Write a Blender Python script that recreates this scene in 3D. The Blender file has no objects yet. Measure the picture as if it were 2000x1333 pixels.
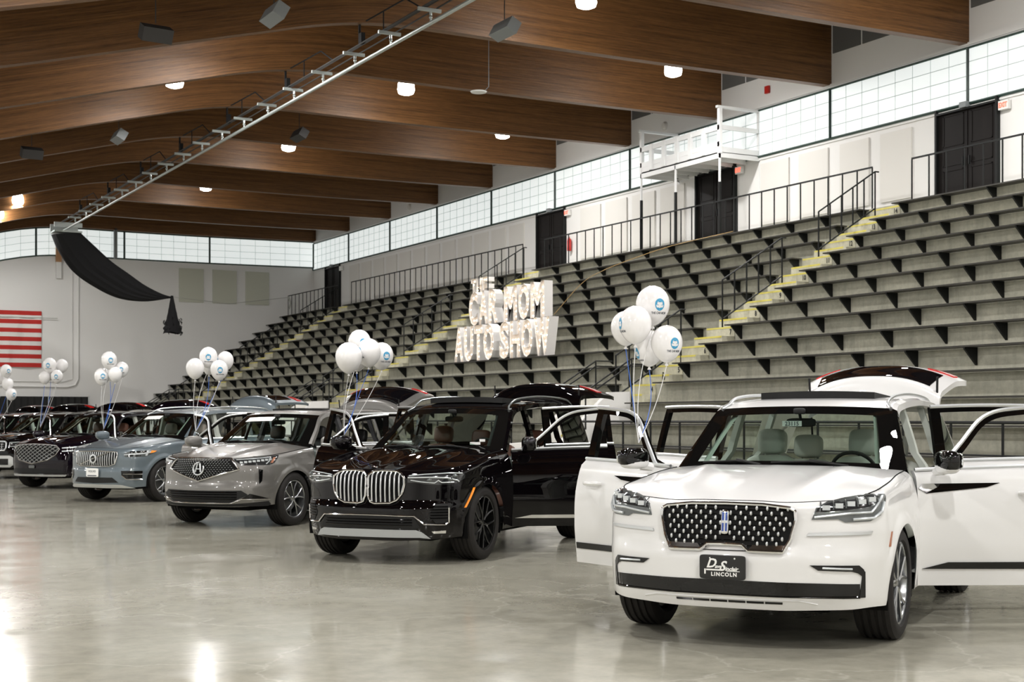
import math, random
import numpy as np
import bpy, bmesh
# ------------------------------------------------------------------ camera, world, exposure
SC = bpy.context.scene; COL = SC.collection
cam_data = bpy.data.cameras.new('camera'); cam = bpy.data.objects.new('camera', cam_data); COL.objects.link(cam)
cam_data.sensor_width = 36.0; cam_data.lens = 2778/2000*36.0; cam_data.shift_y = (819-666.5)/2000; cam_data.clip_end = 300
cam_data.dof.use_dof = True; cam_data.dof.focus_distance = 12.5; cam_data.dof.aperture_fstop = 5.6
cam.location = (0, 0, 1.53); cam.rotation_euler = (1.5707963, 0, -0.5026548)      # level, turned 28.8 degrees towards the stands
SC.camera = cam
SC.view_settings.view_transform = 'Standard'; SC.view_settings.look = 'None'; SC.view_settings.gamma = 1; SC.view_settings.use_curve_mapping = False
SC.view_settings.exposure = 0.44
SC.cycles.max_bounces = 7; SC.cycles.diffuse_bounces = 4; SC.cycles.glossy_bounces = 4; SC.cycles.transparent_max_bounces = 12; SC.cycles.caustics_reflective = False; SC.cycles.caustics_refractive = False; SC.cycles.sample_clamp_indirect = 4; SC.cycles.use_denoising = True
world = bpy.data.worlds.new('world'); SC.world = world; world.use_nodes = True
world.node_tree.nodes['Background'].inputs[0].default_value = (.8, .88, 1, 1); world.node_tree.nodes['Background'].inputs[1].default_value = .3
LAMP_W = 250.0; WINDOW_E = .52; DOME_E = 52.0
PI = math.pi
def A(*a): return np.array(a, float)
def lerp(a, b, t): return a + (b - a) * t
def crom(P, n):
    """Catmull-Rom through the rows of P, n samples per span."""
    P = np.array(P, float); Q = np.vstack([2*P[0]-P[1], P, 2*P[-1]-P[-2]]); out = []
    for i in range(1, len(Q)-2):
        for k in range(n):
            t = k/n; p0, p1, p2, p3 = Q[i-1:i+3]
            out.append(.5*((2*p1)+(p2-p0)*t+(2*p0-5*p1+4*p2-p3)*t*t+(3*p1-p0-3*p2+p3)*t**3))
    out.append(Q[-2]); return np.array(out)
def resample(P, n):
    P = np.array(P, float); d = np.r_[0, np.cumsum(np.linalg.norm(np.diff(P, axis=0), axis=1))]
    t = np.linspace(0, d[-1], n); return np.array([np.interp(t, d, P[:, k]) for k in range(P.shape[1])]).T
def sst(t): t = np.clip(t, 0, 1); return t*t*(3-2*t)

class MB:
    """collects vertices and faces of ONE mesh object"""
    def __init__(s): s.v = []; s.f = []; s.n = 0; s.mi = []; s.cur = 0
    def add(s, V, F):
        V = np.asarray(V, float).reshape(-1, 3); s.v.append(V)
        for f in F: s.f.append(tuple(i+s.n for i in f)); s.mi.append(s.cur)
        s.n += len(V); return s
    def grid(s, P, flip=False, cu=False, cv=False):
        P = np.asarray(P, float); n, m = P.shape[:2]; F = []
        for i in range(n if cu else n-1):
            for j in range(m if cv else m-1):
                a = i*m+j; b = ((i+1) % n)*m+j; c = ((i+1) % n)*m+(j+1) % m; d = i*m+(j+1) % m
                F.append((a, d, c, b) if flip else (a, b, c, d))
        return s.add(P.reshape(-1, 3), F)
    def shell(s, P, Q, flip=False):
        """outer grid P, inner grid Q, rims stitched"""
        P = np.asarray(P, float); Q = np.asarray(Q, float); n, m = P.shape[:2]
        k = n*m; F = []
        for i in range(n-1):
            for j in range(m-1):
                a, b, c, d = i*m+j, (i+1)*m+j, (i+1)*m+j+1, i*m+j+1
                F += [(a, b, c, d), (k+a, k+d, k+c, k+b)]
        for i in range(n-1):
            a, b = i*m, (i+1)*m; F.append((a, k+a, k+b, b)); a, b = i*m+m-1, (i+1)*m+m-1; F.append((a, b, k+b, k+a))
        for j in range(m-1):
            a, b = j, j+1; F.append((a, b, k+b, k+a)); a, b = (n-1)*m+j, (n-1)*m+j+1; F.append((a, k+a, k+b, b))
        if flip: F = [f[::-1] for f in F]
        return s.add(np.vstack([P.reshape(-1, 3), Q.reshape(-1, 3)]), F)
    def box(s, c, d, rz=0, ry=0, rx=0):
        c = np.array(c, float); d = np.array(d, float)/2
        V = np.array([[x, y, z] for x in (-1, 1) for y in (-1, 1) for z in (-1, 1)])*d
        if rx: V = V @ np.array([[1, 0, 0], [0, math.cos(rx), math.sin(rx)], [0, -math.sin(rx), math.cos(rx)]])
        if ry: V = V @ np.array([[math.cos(ry), 0, -math.sin(ry)], [0, 1, 0], [math.sin(ry), 0, math.cos(ry)]])
        if rz: V = V @ np.array([[math.cos(rz), math.sin(rz), 0], [-math.sin(rz), math.cos(rz), 0], [0, 0, 1]])
        return s.add(V+c, [(0, 1, 3, 2), (4, 6, 7, 5), (0, 4, 5, 1), (2, 3, 7, 6), (0, 2, 6, 4), (1, 5, 7, 3)])
    def b2(s, lo, hi):
        lo = np.array(lo, float); hi = np.array(hi, float); return s.box((lo+hi)/2, hi-lo)
    def tube(s, P, r, k=8, closed=False, cap=True):
        P = np.array(P, float); n = len(P)
        T = np.gradient(P, axis=0) if not closed else (np.roll(P, -1, 0)-np.roll(P, 1, 0))
        T /= np.linalg.norm(T, axis=1)[:, None]+1e-12
        up = A(0, 0, 1) if abs(T[0][2]) < .9 else A(1, 0, 0); G = []; N = np.cross(T[0], up); N /= np.linalg.norm(N)
        R = np.broadcast_to(np.array(r, float), (n,)) if np.ndim(r) < 2 else None
        for i in range(n):
            N = N-T[i]*(N@T[i]); N /= np.linalg.norm(N)+1e-12; B = np.cross(T[i], N)
            a = np.arange(k)*2*PI/k
            G.append(P[i]+R[i]*(np.cos(a)[:, None]*N+np.sin(a)[:, None]*B))
        o = s.n; s.grid(np.array(G), cu=closed, cv=True, flip=True)
        if cap and not closed: s.f += [tuple(o+i for i in range(k)), tuple(o+(n-1)*k+i for i in range(k))[::-1]]; s.mi += [s.cur]*2
        return s
    def cyl(s, a, b, r, k=16, r2=None): return s.tube(np.array([a, b], float), [r, r if r2 is None else r2], k)
    def lathe(s, prof, axis='z', c=(0, 0, 0), k=32, closed=False):
        a = np.arange(k)*2*PI/k; P = []
        for r, h in prof:
            if axis == 'z': P.append(np.c_[r*np.cos(a), r*np.sin(a), np.full(k, h)])
            elif axis == 'y': P.append(np.c_[r*np.cos(a), np.full(k, h), r*np.sin(a)])
            else: P.append(np.c_[np.full(k, h), r*np.cos(a), r*np.sin(a)])
        return s.grid(np.array(P)+np.array(c, float), cv=True, cu=closed, flip=(axis != 'y'))
    def prism(s, poly, d, org=(0, 0, 0), ax=((1, 0, 0), (0, 1, 0))):
        """flat polygon (2D) in the plane ax at org, thickness vector d"""
        o = np.array(org, float); X, Y = np.array(ax[0], float), np.array(ax[1], float); d = np.array(d, float)
        P = np.array([o+X*p[0]+Y*p[1] for p in poly]); n = len(P)
        F = [tuple(range(n)), tuple(range(2*n-1, n-1, -1))]+[(i, n+i, n+(i+1) % n, (i+1) % n) for i in range(n)]
        return s.add(np.vstack([P, P+d]), F)
    def ball(s, c, r, k=16, m=10):
        r = np.broadcast_to(np.array(r, float), (3,)); P = []
        for i in range(m+1):
            t = PI*i/m; a = np.arange(k)*2*PI/k
            P.append(np.c_[math.sin(t)*np.cos(a), math.sin(t)*np.sin(a), np.full(k, math.cos(t))]*r+np.array(c, float))
        return s.grid(np.array(P), cv=True, flip=False)
    def rbox(s, c, d, e=4.0, k=24, m=16, R=None):
        """superellipsoid box (soft cushion shape)"""
        d = np.array(d, float)/2; P = []; q = 2/e
        sp = lambda x: np.sign(x)*np.abs(x)**q
        for i in range(m+1):
            t = -PI/2+PI*i/m; a = np.arange(k)*2*PI/k
            P.append(np.c_[sp(np.cos(t))*sp(np.cos(a))*d[0], sp(np.cos(t))*sp(np.sin(a))*d[1], np.full(k, sp(np.sin(t))*d[2])])
        P = np.array(P)
        if R is not None: P = P @ np.array(R).T
        return s.grid(P+np.array(c, float), cv=True, flip=True)
    def xf(s, fn):
        s.v = [fn(np.vstack(s.v))] if s.v else []; return s
    def mir(s):
        """mirror across the car's length plane"""
        V = np.vstack(s.v).copy(); V[:, 1] *= -1; s.v = [V]; s.f = [f[::-1] for f in s.f]; return s

class Band:
    """the wall of a car body: plan outline x height, mirrored left/right; s runs from the nose centre round the corner to the tail centre"""
    def __init__(b, rows, pf, ps, pr, arches, top=(.07, .05), zb0=.26):
        R = crom(rows, 12); d = np.r_[0, np.cumsum(np.linalg.norm(np.diff(R[:, :2], axis=0), axis=1))]
        b.S = d; b.R = R; T = np.gradient(R[:, :2], axis=0); T[0] = (0, 1); T[-1] = (0, -1); T /= np.linalg.norm(T, axis=1)[:, None]
        b.N = np.c_[T[:, 1], -T[:, 0]]; b.L = d[-1]; b.pf, b.ps, b.pr = (np.array(p, float) for p in (pf, ps, pr)); b.arches = arches; b.top = top
    def col(b, s, k): return np.interp(np.abs(s), b.S, b.R[:, k])
    def s_at_x(b, x):
        i0 = int(np.argmax(b.R[:, 1] > .8*b.R[:, 1].max())); m = np.arange(len(b.S)) >= i0
        X = b.R[m, 0]; return float(np.interp(-x, -X, b.S[m]))
    def s_at_y(b, y):
        i = int(np.argmax(b.R[:, 1])); return float(np.interp(y, b.R[:i+1, 1], b.S[:i+1]))
    def zb(b, s):
        x = b.col(s, 0); z = b.col(s, 2)
        for xa, R, zc in b.arches:
            z = np.where(np.abs(x-xa) < R-1e-6, np.maximum(z, zc+np.sqrt(np.maximum(R*R-(x-xa)**2, 0))), z)
        return z
    def pt(b, s, z, off=0.0):
        s = np.asarray(s, float); z = np.asarray(z, float); sg = np.where(s < 0, -1., 1.)
        x = b.col(s, 0); y = b.col(s, 1); nx = np.interp(np.abs(s), b.S, b.N[:, 0]); ny = np.interp(np.abs(s), b.S, b.N[:, 1])
        q = np.hypot(nx, ny); nx = nx/q; ny = ny/q
        wf = np.maximum(0, nx)**2; wr = np.maximum(0, -nx)**2; ws = ny**2
        ins = wf*np.interp(z, b.pf[:, 0], b.pf[:, 1])+ws*np.interp(z, b.ps[:, 0], b.ps[:, 1])+wr*np.interp(z, b.pr[:, 0], b.pr[:, 1])
        h, r0 = b.top; t = np.clip(1-(b.col(s, 3)-z)/h, 0, 1); ins = ins+r0*(1-np.sqrt(1-t*t*.97))
        for xa, R, zc in b.arches:
            r = np.hypot(x-xa, np.maximum(z-zc, 0)); ins = ins-ws*.016*sst((R+.10-r)/.08)*(z > .2)
        ins = ins-off
        return np.stack([x-nx*ins, sg*(y-ny*ins), z+0*x], -1)
    def cols(b, s0, s1, n):
        S = list(np.linspace(s0, s1, n))
        for sg in (1, -1):
            for xa, R, zc in b.arches:
                for ph in np.linspace(0, PI, 25):
                    c = sg*b.s_at_x(xa+R*math.cos(ph)*.99999)
                    if s0 < c < s1: S.append(c)
                for e in (R+2e-4, -R-2e-4):
                    c = sg*b.s_at_x(xa+e)
                    if s0 < c < s1: S.append(c)
        return np.array(sorted(S))
    def surf(b, s0, s1, n, m, zt=None, zb=None):
        S = b.cols(s0, s1, n); lo = b.zb(S) if zb is None else np.maximum(b.zb(S), zb); hi = b.col(S, 3) if zt is None else np.full(len(S), zt)*1.0
        t = np.linspace(0, 1, m)[None]; t = 1-(1-t)**1.35
        Z = lo[:, None]+(hi-lo)[:, None]*t
        return b.pt(np.broadcast_to(S[:, None], Z.shape), Z)
    def poly(b, mb, poly, off=.004, thick=.012, n=36, m=6, flip=False):
        """raised patch on the body surface bounded by a polygon in (s, z)"""
        P = np.array(poly, float); s0, s1 = P[:, 0].min(), P[:, 0].max(); S = np.unique(np.r_[np.linspace(s0, s1, n), P[:, 0]]); S[0] += 1e-5; S[-1] -= 1e-5
        Q = np.roll(P, -1, 0); lo = []; hi = []
        for s in S:
            zz = [p[1]+(q[1]-p[1])*(s-p[0])/(q[0]-p[0]) for p, q in zip(P, Q) if (p[0]-s)*(q[0]-s) <= 0 and p[0] != q[0]]
            lo.append(min(zz)); hi.append(max(zz))
        lo, hi = np.array(lo), np.array(hi); Z = lo[:, None]+(hi-lo)[:, None]*np.linspace(0, 1, m)[None]; SS = np.broadcast_to(S[:, None], Z.shape)
        return mb.shell(b.pt(SS, Z, off), b.pt(SS, Z, off-thick))
    def line(b, pts, off=.006, n=10, closed=False):
        P = np.array(pts, float)
        if closed: P = np.vstack([P, P[:1]])
        Q = np.vstack([np.linspace(P[i], P[i+1], n, endpoint=False) for i in range(len(P)-1)]+([] if closed else [P[-1:]]))
        return b.pt(Q[:, 0], Q[:, 1], off)
# ------------------------------------------------------------------ helpers that make objects
def tag(o, label=None, cat=None, group=None, kind=None):
    for k, v in (('label', label), ('category', cat), ('group', group), ('kind', kind)):
        if v: o[k] = v
    return o
def empty(name, loc=(0, 0, 0), rz=0):
    o = bpy.data.objects.new(name, None); COL.objects.link(o); o.location = loc; o.rotation_euler = (0, 0, rz); o.empty_display_size = .2; return o
def mk(name, mb, mat, parent=None, smooth=True, angle=38, loc=None, rz=0):
    me = bpy.data.meshes.new(name); V = np.vstack(mb.v); me.from_pydata(V.tolist(), [], mb.f); me.validate(); me.update()
    mats = mat if isinstance(mat, (list, tuple)) else [mat]
    for m in mats: me.materials.append(m)
    if len(mats) > 1 and len(me.polygons) == len(mb.mi): me.polygons.foreach_set('material_index', mb.mi)
    if smooth:
        me.polygons.foreach_set('use_smooth', [True]*len(me.polygons)); me.set_sharp_from_angle(angle=math.radians(angle))
    o = bpy.data.objects.new(name, me); COL.objects.link(o)
    if parent is not None: o.parent = parent
    if loc is not None: o.location = loc
    if rz: o.rotation_euler = (0, 0, rz)
    return o
def struct(name, mb, mat, parent=None, **k): return tag(mk(name, mb, mat, parent, **k), kind='structure')
def thing(name, mb, mat, label, cat, group=None, **k): return tag(mk(name, mb, mat, None, **k), label, cat, group)
def dup(o, parent=None):
    c = o.copy(); COL.objects.link(c); c.parent = parent
    for ch in list(o.children): dup(ch, c)
    return c
# ------------------------------------------------------------------ materials
MT = {}
def pm(name, col, rough=.5, metal=0.0, coat=0.0, spec=.5, emis=None, es=0.0, noise=None, alpha=None, bump=0.0):
    m = bpy.data.materials.new(name); m.use_nodes = True; nt = m.node_tree; p = nt.nodes['Principled BSDF']
    p.inputs['Base Color'].default_value = (*col, 1); p.inputs['Roughness'].default_value = rough; p.inputs['Metallic'].default_value = metal
    p.inputs['Coat Weight'].default_value = coat; p.inputs['Coat Roughness'].default_value = .0; p.inputs['Specular IOR Level'].default_value = spec
    if emis: p.inputs['Emission Color'].default_value = (*emis, 1); p.inputs['Emission Strength'].default_value = es
    if noise:                                    # (scale xyz, amount, detail): tone varies over the surface
        sc, amt, col2 = noise; tc = nt.nodes.new('ShaderNodeTexCoord'); mp = nt.nodes.new('ShaderNodeMapping'); mp.inputs['Scale'].default_value = sc
        nz = nt.nodes.new('ShaderNodeTexNoise'); nz.inputs['Scale'].default_value = 1; nz.inputs['Detail'].default_value = 6; nz.inputs['Roughness'].default_value = .6
        mx = nt.nodes.new('ShaderNodeMix'); mx.data_type = 'RGBA'; rp = nt.nodes.new('ShaderNodeMapRange'); rp.inputs[1].default_value = .5-amt; rp.inputs[2].default_value = .5+amt
        nt.links.new(tc.outputs['Object'], mp.inputs[0]); nt.links.new(mp.outputs[0], nz.inputs['Vector']); nt.links.new(nz.outputs[0], rp.inputs[0]); nt.links.new(rp.outputs[0], mx.inputs[0])
        mx.inputs[6].default_value = (*col, 1); mx.inputs[7].default_value = (*col2, 1); nt.links.new(mx.outputs[2], p.inputs['Base Color'])
        if bump:
            b = nt.nodes.new('ShaderNodeBump'); b.inputs['Strength'].default_value = bump; b.inputs['Distance'].default_value = .01; nt.links.new(nz.outputs[0], b.inputs['Height']); nt.links.new(b.outputs[0], p.inputs['Normal'])
    MT[name] = m; return m
def glassy(name, tint, refl_rough=.0, blend=.5):
    m = bpy.data.materials.new(name); m.use_nodes = True; nt = m.node_tree; nt.nodes.remove(nt.nodes['Principled BSDF']); out = nt.nodes['Material Output']
    tr = nt.nodes.new('ShaderNodeBsdfTransparent'); tr.inputs[0].default_value = (*tint, 1); gl = nt.nodes.new('ShaderNodeBsdfGlossy'); gl.inputs['Roughness'].default_value = refl_rough; gl.inputs[0].default_value = (.9, 1, .95, 1)
    fr = nt.nodes.new('ShaderNodeFresnel'); fr.inputs[0].default_value = blend; mx = nt.nodes.new('ShaderNodeMixShader')
    nt.links.new(fr.outputs[0], mx.inputs[0]); nt.links.new(tr.outputs[0], mx.inputs[1]); nt.links.new(gl.outputs[0], mx.inputs[2]); nt.links.new(mx.outputs[0], out.inputs[0]); MT[name] = m
pm('paint_white', (.70, .70, .695), .28, 0, .9); pm('paint_black', (.002, .0015, .002), .5, 0, .8, 0); pm('paint_plum', (.004, .0022, .005), .5, 0, .8, 0)
pm('paint_grey', (.17, .165, .155), .36, .5, 1); pm('paint_blue', (.115, .145, .165), .38, .3, 1)
pm('gloss_black', (.003, .003, .003), .3, 0, .9, 0); pm('dark_gloss', (.002, .002, .003), .1, 0, 1, 0); pm('soft_black', (.012, .012, .012), .6, spec=.25); pm('under', (.004, .004, .004), .9, spec=.1)
pm('grille_painted_depth', (.004, .004, .004), .6, spec=.15); pm('chrome', (.82, .82, .83), .10, 1); pm('satin', (.66, .68, .69), .33, .9); pm('rail_grey', (.42, .45, .46), .25, .9); pm('mirror', (.85, .88, .9), .02, 1)  # first colour: dark patch on the uncut nose, painting in the grille recess shade
pm('tyre', (.010, .009, .0085), .7, spec=.3, noise=((9, 9, 9), .3, (.018, .016, .015))); pm('rim_silver', (.42, .43, .44), .25, 1); pm('rim_black', (.004, .004, .004), .3, .0, .6, .2); pm('disc', (.12, .12, .12), .4, .9)
pm('trim_light', (.42, .45, .41), .7); pm('trim_dark', (.03, .03, .032), .7); pm('leather_grey', (.50, .52, .47), .55); pm('leather_brown', (.13, .055, .035), .5); pm('leather_black', (.02, .02, .02), .5); pm('leather_tan', (.36, .33, .29), .55); pm('dash_grey', (.10, .125, .115), .6); pm('dash_dark', (.03, .04, .037), .6)
pm('lamp_black', (.02, .022, .024), .12, 0, 1); pm('lamp_grey', (.10, .11, .11), .2, .4, 1); pm('led', (.62, .66, .68), .2, .3, 1); pm('amber', (.9, .28, .01), .25, 0, .8); pm('red_lens', (.55, .01, .01), .2, 0, .8); pm('brown_mirror', (.30, .17, .08), .12, .8)
pm('label_white', (.82, .82, .80), .5); pm('label_black', (.01, .01, .01), .35); pm('blue_badge', (.03, .07, .3), .3, .2, .6); pm('print_grey', (.10, .11, .13), .6)
pm('silver_plastic', (.42, .44, .45), .45, .3)
glassy('glass', (.76, .88, .81), 0, 1.38); glassy('dark_glass', (.08, .09, .09), 0, 1.45)
pm('wall_white', (.80, .795, .78), .75, noise=((.35, .35, .35), .35, (.76, .755, .74))); pm('wall_panel', (.72, .705, .67), .85); pm('wall_panel_green', (.56, .57, .48), .85)
pm('louvre', (.13, .13, .12), .7, noise=((.1, .1, 60), .1, (.12, .12, .12))); pm('black_door', (.006, .005, .005), .5, spec=.12, noise=((2, 2, .6), .3, (.014, .012, .011)))
pm('frame_green', (.03, .06, .05), .4); pm('grid_line', (.52, .56, .56), .6); pm('black_steel', (.007, .008, .008), .5, spec=.25); pm('bench_black', (.035, .034, .030), .5, spec=.3, noise=((.6, 5, 5), .3, (.06, .056, .048)))
pm('white_steel', (.78, .79, .79), .45); pm('truss_steel', (.48, .53, .52), .4, .5); pm('yellow', (.70, .60, .08), .6, noise=((5, 5, 5), .2, (.72, .66, .20))); pm('number_black', (.02, .02, .02), .7)
pm('red_paint', (.5, .02, .015), .35); pm('pendant_grey', (.23, .25, .26), .5); pm('pendant_dark', (.03, .028, .027), .6); pm('cloth_black', (.004, .004, .005), .9); pm('drape', (.012, .012, .012), .9); pm('wood_post', (.42, .22, .10), .5)
pm('flag_red', (.50, .025, .02), .8); pm('flag_white', (.78, .76, .74), .8); pm('flag_blue', (.02, .03, .16), .8); pm('rope', (.45, .45, .42), .8)
pm('balloon', (.80, .79, .79), .22, 0, .4); pm('logo_blue', (.04, .30, .52), .35); pm('ribbon_white', (.75, .75, .75), .35); pm('ribbon_blue', (.05, .16, .6), .3)
pm('dome', (.9, .9, .88), .3, emis=(1, .97, .93), es=DOME_E); pm('bulb', (1, .9, .7), .3, emis=(1, .88, .70), es=16); pm('exit_red', (.8, .05, .03), .4, emis=(1, .12, .07), es=1.6); pm('letter_face', (.90, .78, .67), .6); pm('letter_side', (.80, .78, .76), .5)
pm('cord_orange', (.42, .27, .10), .5)
def window_mat():
    m = pm('window_lit', (.5, .52, .52), .5); nt = m.node_tree; p = nt.nodes['Principled BSDF']
    tc = nt.nodes.new('ShaderNodeTexCoord'); nz = nt.nodes.new('ShaderNodeTexNoise'); nz.inputs['Scale'].default_value = .5; mx = nt.nodes.new('ShaderNodeMix'); mx.data_type = 'RGBA'
    mx.inputs[6].default_value = (.86, .93, .92, 1); mx.inputs[7].default_value = (.95, .99, .96, 1); nt.links.new(tc.outputs['Object'], nz.inputs['Vector']); nt.links.new(nz.outputs[0], mx.inputs[0]); nt.links.new(mx.outputs[2], p.inputs['Emission Color']); p.inputs['Emission Strength'].default_value = WINDOW_E
window_mat()
def wood_mat():
    m = pm('beam_wood', (.12, .05, .022), .42, 0, .0, .35); nt = m.node_tree; p = nt.nodes['Principled BSDF']; tc = nt.nodes.new('ShaderNodeTexCoord')
    def nz(sc, det, ro=.6):
        mp = nt.nodes.new('ShaderNodeMapping'); mp.inputs['Scale'].default_value = sc; n = nt.nodes.new('ShaderNodeTexNoise'); n.inputs['Scale'].default_value = 1; n.inputs['Detail'].default_value = det; n.inputs['Roughness'].default_value = ro
        nt.links.new(tc.outputs['UV'], mp.inputs[0]); nt.links.new(mp.outputs[0], n.inputs['Vector']); return n
    a = nz((.5, 9, 1), 8, .7); b = nz((.25, 26.0, 1), 2); c = nz((3, 50, 1), 4)
    r = nt.nodes.new('ShaderNodeValToRGB'); r.color_ramp.elements[0].position = .34; r.color_ramp.elements[0].color = (.045, .018, .006, 1); r.color_ramp.elements[1].position = .66; r.color_ramp.elements[1].color = (.25, .118, .040, 1)
    mi = nt.nodes.new('ShaderNodeMath'); mi.operation = 'ADD'; mi2 = nt.nodes.new('ShaderNodeMath'); mi2.operation = 'MULTIPLY_ADD'; mi2.inputs[1].default_value = .45
    mi3 = nt.nodes.new('ShaderNodeMath'); mi3.operation = 'MULTIPLY'; mi3.inputs[1].default_value = .3
    nt.links.new(b.outputs[0], mi3.inputs[0]); nt.links.new(a.outputs[0], mi2.inputs[0]); nt.links.new(mi3.outputs[0], mi2.inputs[2]); mi4 = nt.nodes.new('ShaderNodeMath'); mi4.operation = 'MULTIPLY_ADD'; mi4.inputs[1].default_value = .25
    nt.links.new(c.outputs[0], mi4.inputs[0]); nt.links.new(mi2.outputs[0], mi4.inputs[2]); nt.links.new(mi4.outputs[0], r.inputs[0]); nt.links.new(r.outputs[0], p.inputs['Base Color'])
    bp = nt.nodes.new('ShaderNodeBump'); bp.inputs['Strength'].default_value = .6; bp.inputs['Distance'].default_value = .02; nt.links.new(a.outputs[0], bp.inputs['Height']); nt.links.new(bp.outputs[0], p.inputs['Normal'])
wood_mat()
def concrete_mat(name, c1, c2, c3, rough, bump, fl=False):
    m = pm(name, c1, rough); nt = m.node_tree; p = nt.nodes['Principled BSDF']; tc = nt.nodes.new('ShaderNodeTexCoord')
    def nz(sc, det, ro=.6):
        mp = nt.nodes.new('ShaderNodeMapping'); mp.inputs['Scale'].default_value = sc; n = nt.nodes.new('ShaderNodeTexNoise'); n.inputs['Scale'].default_value = 1; n.inputs['Detail'].default_value = det; n.inputs['Roughness'].default_value = ro
        nt.links.new(tc.outputs['Object'], mp.inputs[0]); nt.links.new(mp.outputs[0], n.inputs['Vector']); return n
    a = nz((.35, .35, .35) if fl else (.8, .5, 2.2), 7, .62); b = nz((5, 5, 5) if fl else (9, 9, 9), 6, .7); v = nz((1.2, 1.2, 1.2) if fl else (3, 4.0, .35), 4)
    r = nt.nodes.new('ShaderNodeValToRGB'); e = r.color_ramp.elements; e[0].position = .3; e[0].color = (*c1, 1); e[1].position = .7; e[1].color = (*c2, 1)
    mx = nt.nodes.new('ShaderNodeMix'); mx.data_type = 'RGBA'; mr = nt.nodes.new('ShaderNodeMapRange'); mr.inputs[1].default_value = .48; mr.inputs[2].default_value = .75; mr.inputs[4].default_value = .7
    nt.links.new(a.outputs[0], r.inputs[0]); nt.links.new(r.outputs[0], mx.inputs[6]); mx.inputs[7].default_value = (*c3, 1); nt.links.new(v.outputs[0], mr.inputs[0]); nt.links.new(mr.outputs[0], mx.inputs[0])
    m2 = nt.nodes.new('ShaderNodeMix'); m2.data_type = 'RGBA'; m2.blend_type = 'MULTIPLY'; m2.inputs[0].default_value = .55; rb = nt.nodes.new('ShaderNodeValToRGB'); rb.color_ramp.elements[0].position = .3; rb.color_ramp.elements[0].color = (.62, .62, .62, 1); rb.color_ramp.elements[1].position = .6
    nt.links.new(b.outputs[0], rb.inputs[0]); nt.links.new(mx.outputs[2], m2.inputs[6]); nt.links.new(rb.outputs[0], m2.inputs[7]); nt.links.new(m2.outputs[2], p.inputs['Base Color'])
    if fl:
        vo = nt.nodes.new('ShaderNodeTexVoronoi'); vo.feature = 'DISTANCE_TO_EDGE'; vo.inputs['Scale'].default_value = .55; dn = nz((.9, .9, .9), 5); dm = nt.nodes.new('ShaderNodeVectorMath'); dm.operation = 'ADD'; nt.links.new(tc.outputs['Object'], dm.inputs[0]); nt.links.new(dn.outputs[1], dm.inputs[1]); nt.links.new(dm.outputs[0], vo.inputs['Vector'])
        sr = nt.nodes.new('ShaderNodeMapRange'); sr.inputs[1].default_value = 0; sr.inputs[2].default_value = .012; sr.inputs[3].default_value = .45; sr.inputs[4].default_value = 0; nt.links.new(vo.outputs[0], sr.inputs[0]); m3 = nt.nodes.new('ShaderNodeMix'); m3.data_type = 'RGBA'; nt.links.new(sr.outputs[0], m3.inputs[0]); nt.links.new(m2.outputs[2], m3.inputs[6]); m3.inputs[7].default_value = (.5, .49, .42, 1); nt.links.new(m3.outputs[2], p.inputs['Base Color'])
        rr = nt.nodes.new('ShaderNodeMapRange'); rr.inputs[1].default_value = .3; rr.inputs[2].default_value = .7; rr.inputs[3].default_value = rough-.04; rr.inputs[4].default_value = rough+.09; nt.links.new(v.outputs[0], rr.inputs[0]); nt.links.new(rr.outputs[0], p.inputs['Roughness'])
    bp = nt.nodes.new('ShaderNodeBump'); bp.inputs['Strength'].default_value = bump; bp.inputs['Distance'].default_value = .004; nt.links.new((v if fl else b).outputs[0], bp.inputs['Height']); nt.links.new(bp.outputs[0], p.inputs['Normal'])
concrete_mat('floor_concrete', (.32, .305, .245), (.44, .425, .355), (.25, .24, .195), .11, .05, True)
concrete_mat('stand_concrete', (.40, .395, .33), (.57, .56, .47), (.31, .305, .255), .85, .3)
concrete_mat('step_concrete', (.54, .52, .41), (.68, .66, .53), (.44, .43, .34), .85, .3)
SPK = [(7.26, 27.6, 9.04, .1, .5, 'pendant_dark', 'dark box speaker hanging by a cord high over the left of the nearest beams'), (9.63, 27.5, 9.72, 1.57, .5, 'pendant_grey', 'grey box speaker hanging at the top edge, left of the track'),
 (14.93, 27.5, 10.12, 1.57, .5, 'pendant_grey', 'grey box speaker hanging right of the track under the second beam'), (10.2, 43.0, 10.0, 1.57, .5, 'pendant_grey', 'grey box speaker hanging further back, left of the track'),
 (7.69, 43.0, 9.28, .1, .5, 'pendant_dark', 'dark box speaker hanging further back near the left end of the beams'), (15.9, 43.0, 10.6, 1.57, .5, 'pendant_dark', 'dark speaker hanging just behind a glowing pendant lamp')]
def text_mb(txt, size, ext=0.0, off=0.0, sx=1.0, space=1.0, shear=0.0):
    """lettering as flat or solid mesh in its own XY plane, centred"""
    cu = bpy.data.curves.new('lettering', 'FONT'); cu.body = txt; cu.size = size; cu.extrude = ext; cu.offset = off; cu.space_character = space; cu.shear = shear
    cu.align_x = 'CENTER'; cu.align_y = 'CENTER'; cu.resolution_u = 3
    ob = bpy.data.objects.new('lettering', cu); me = bpy.data.meshes.new_from_object(ob)
    V = np.array([v.co[:] for v in me.vertices]).reshape(-1, 3); F = [tuple(p.vertices) for p in me.polygons]
    bpy.data.objects.remove(ob); bpy.data.curves.remove(cu); bpy.data.meshes.remove(me)
    if len(V): V[:, 0] *= sx; V[:, :2] -= (V[:, :2].max(0)+V[:, :2].min(0))/2
    m = MB(); m.add(V, F); return m
def place(mb, org, X, Y):
    X, Y = np.array(X, float), np.array(Y, float); Z = np.cross(X, Y)
    return mb.xf(lambda v: np.array(org, float)+v[:, :1]*X+v[:, 1:2]*Y+v[:, 2:3]*Z)

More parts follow.
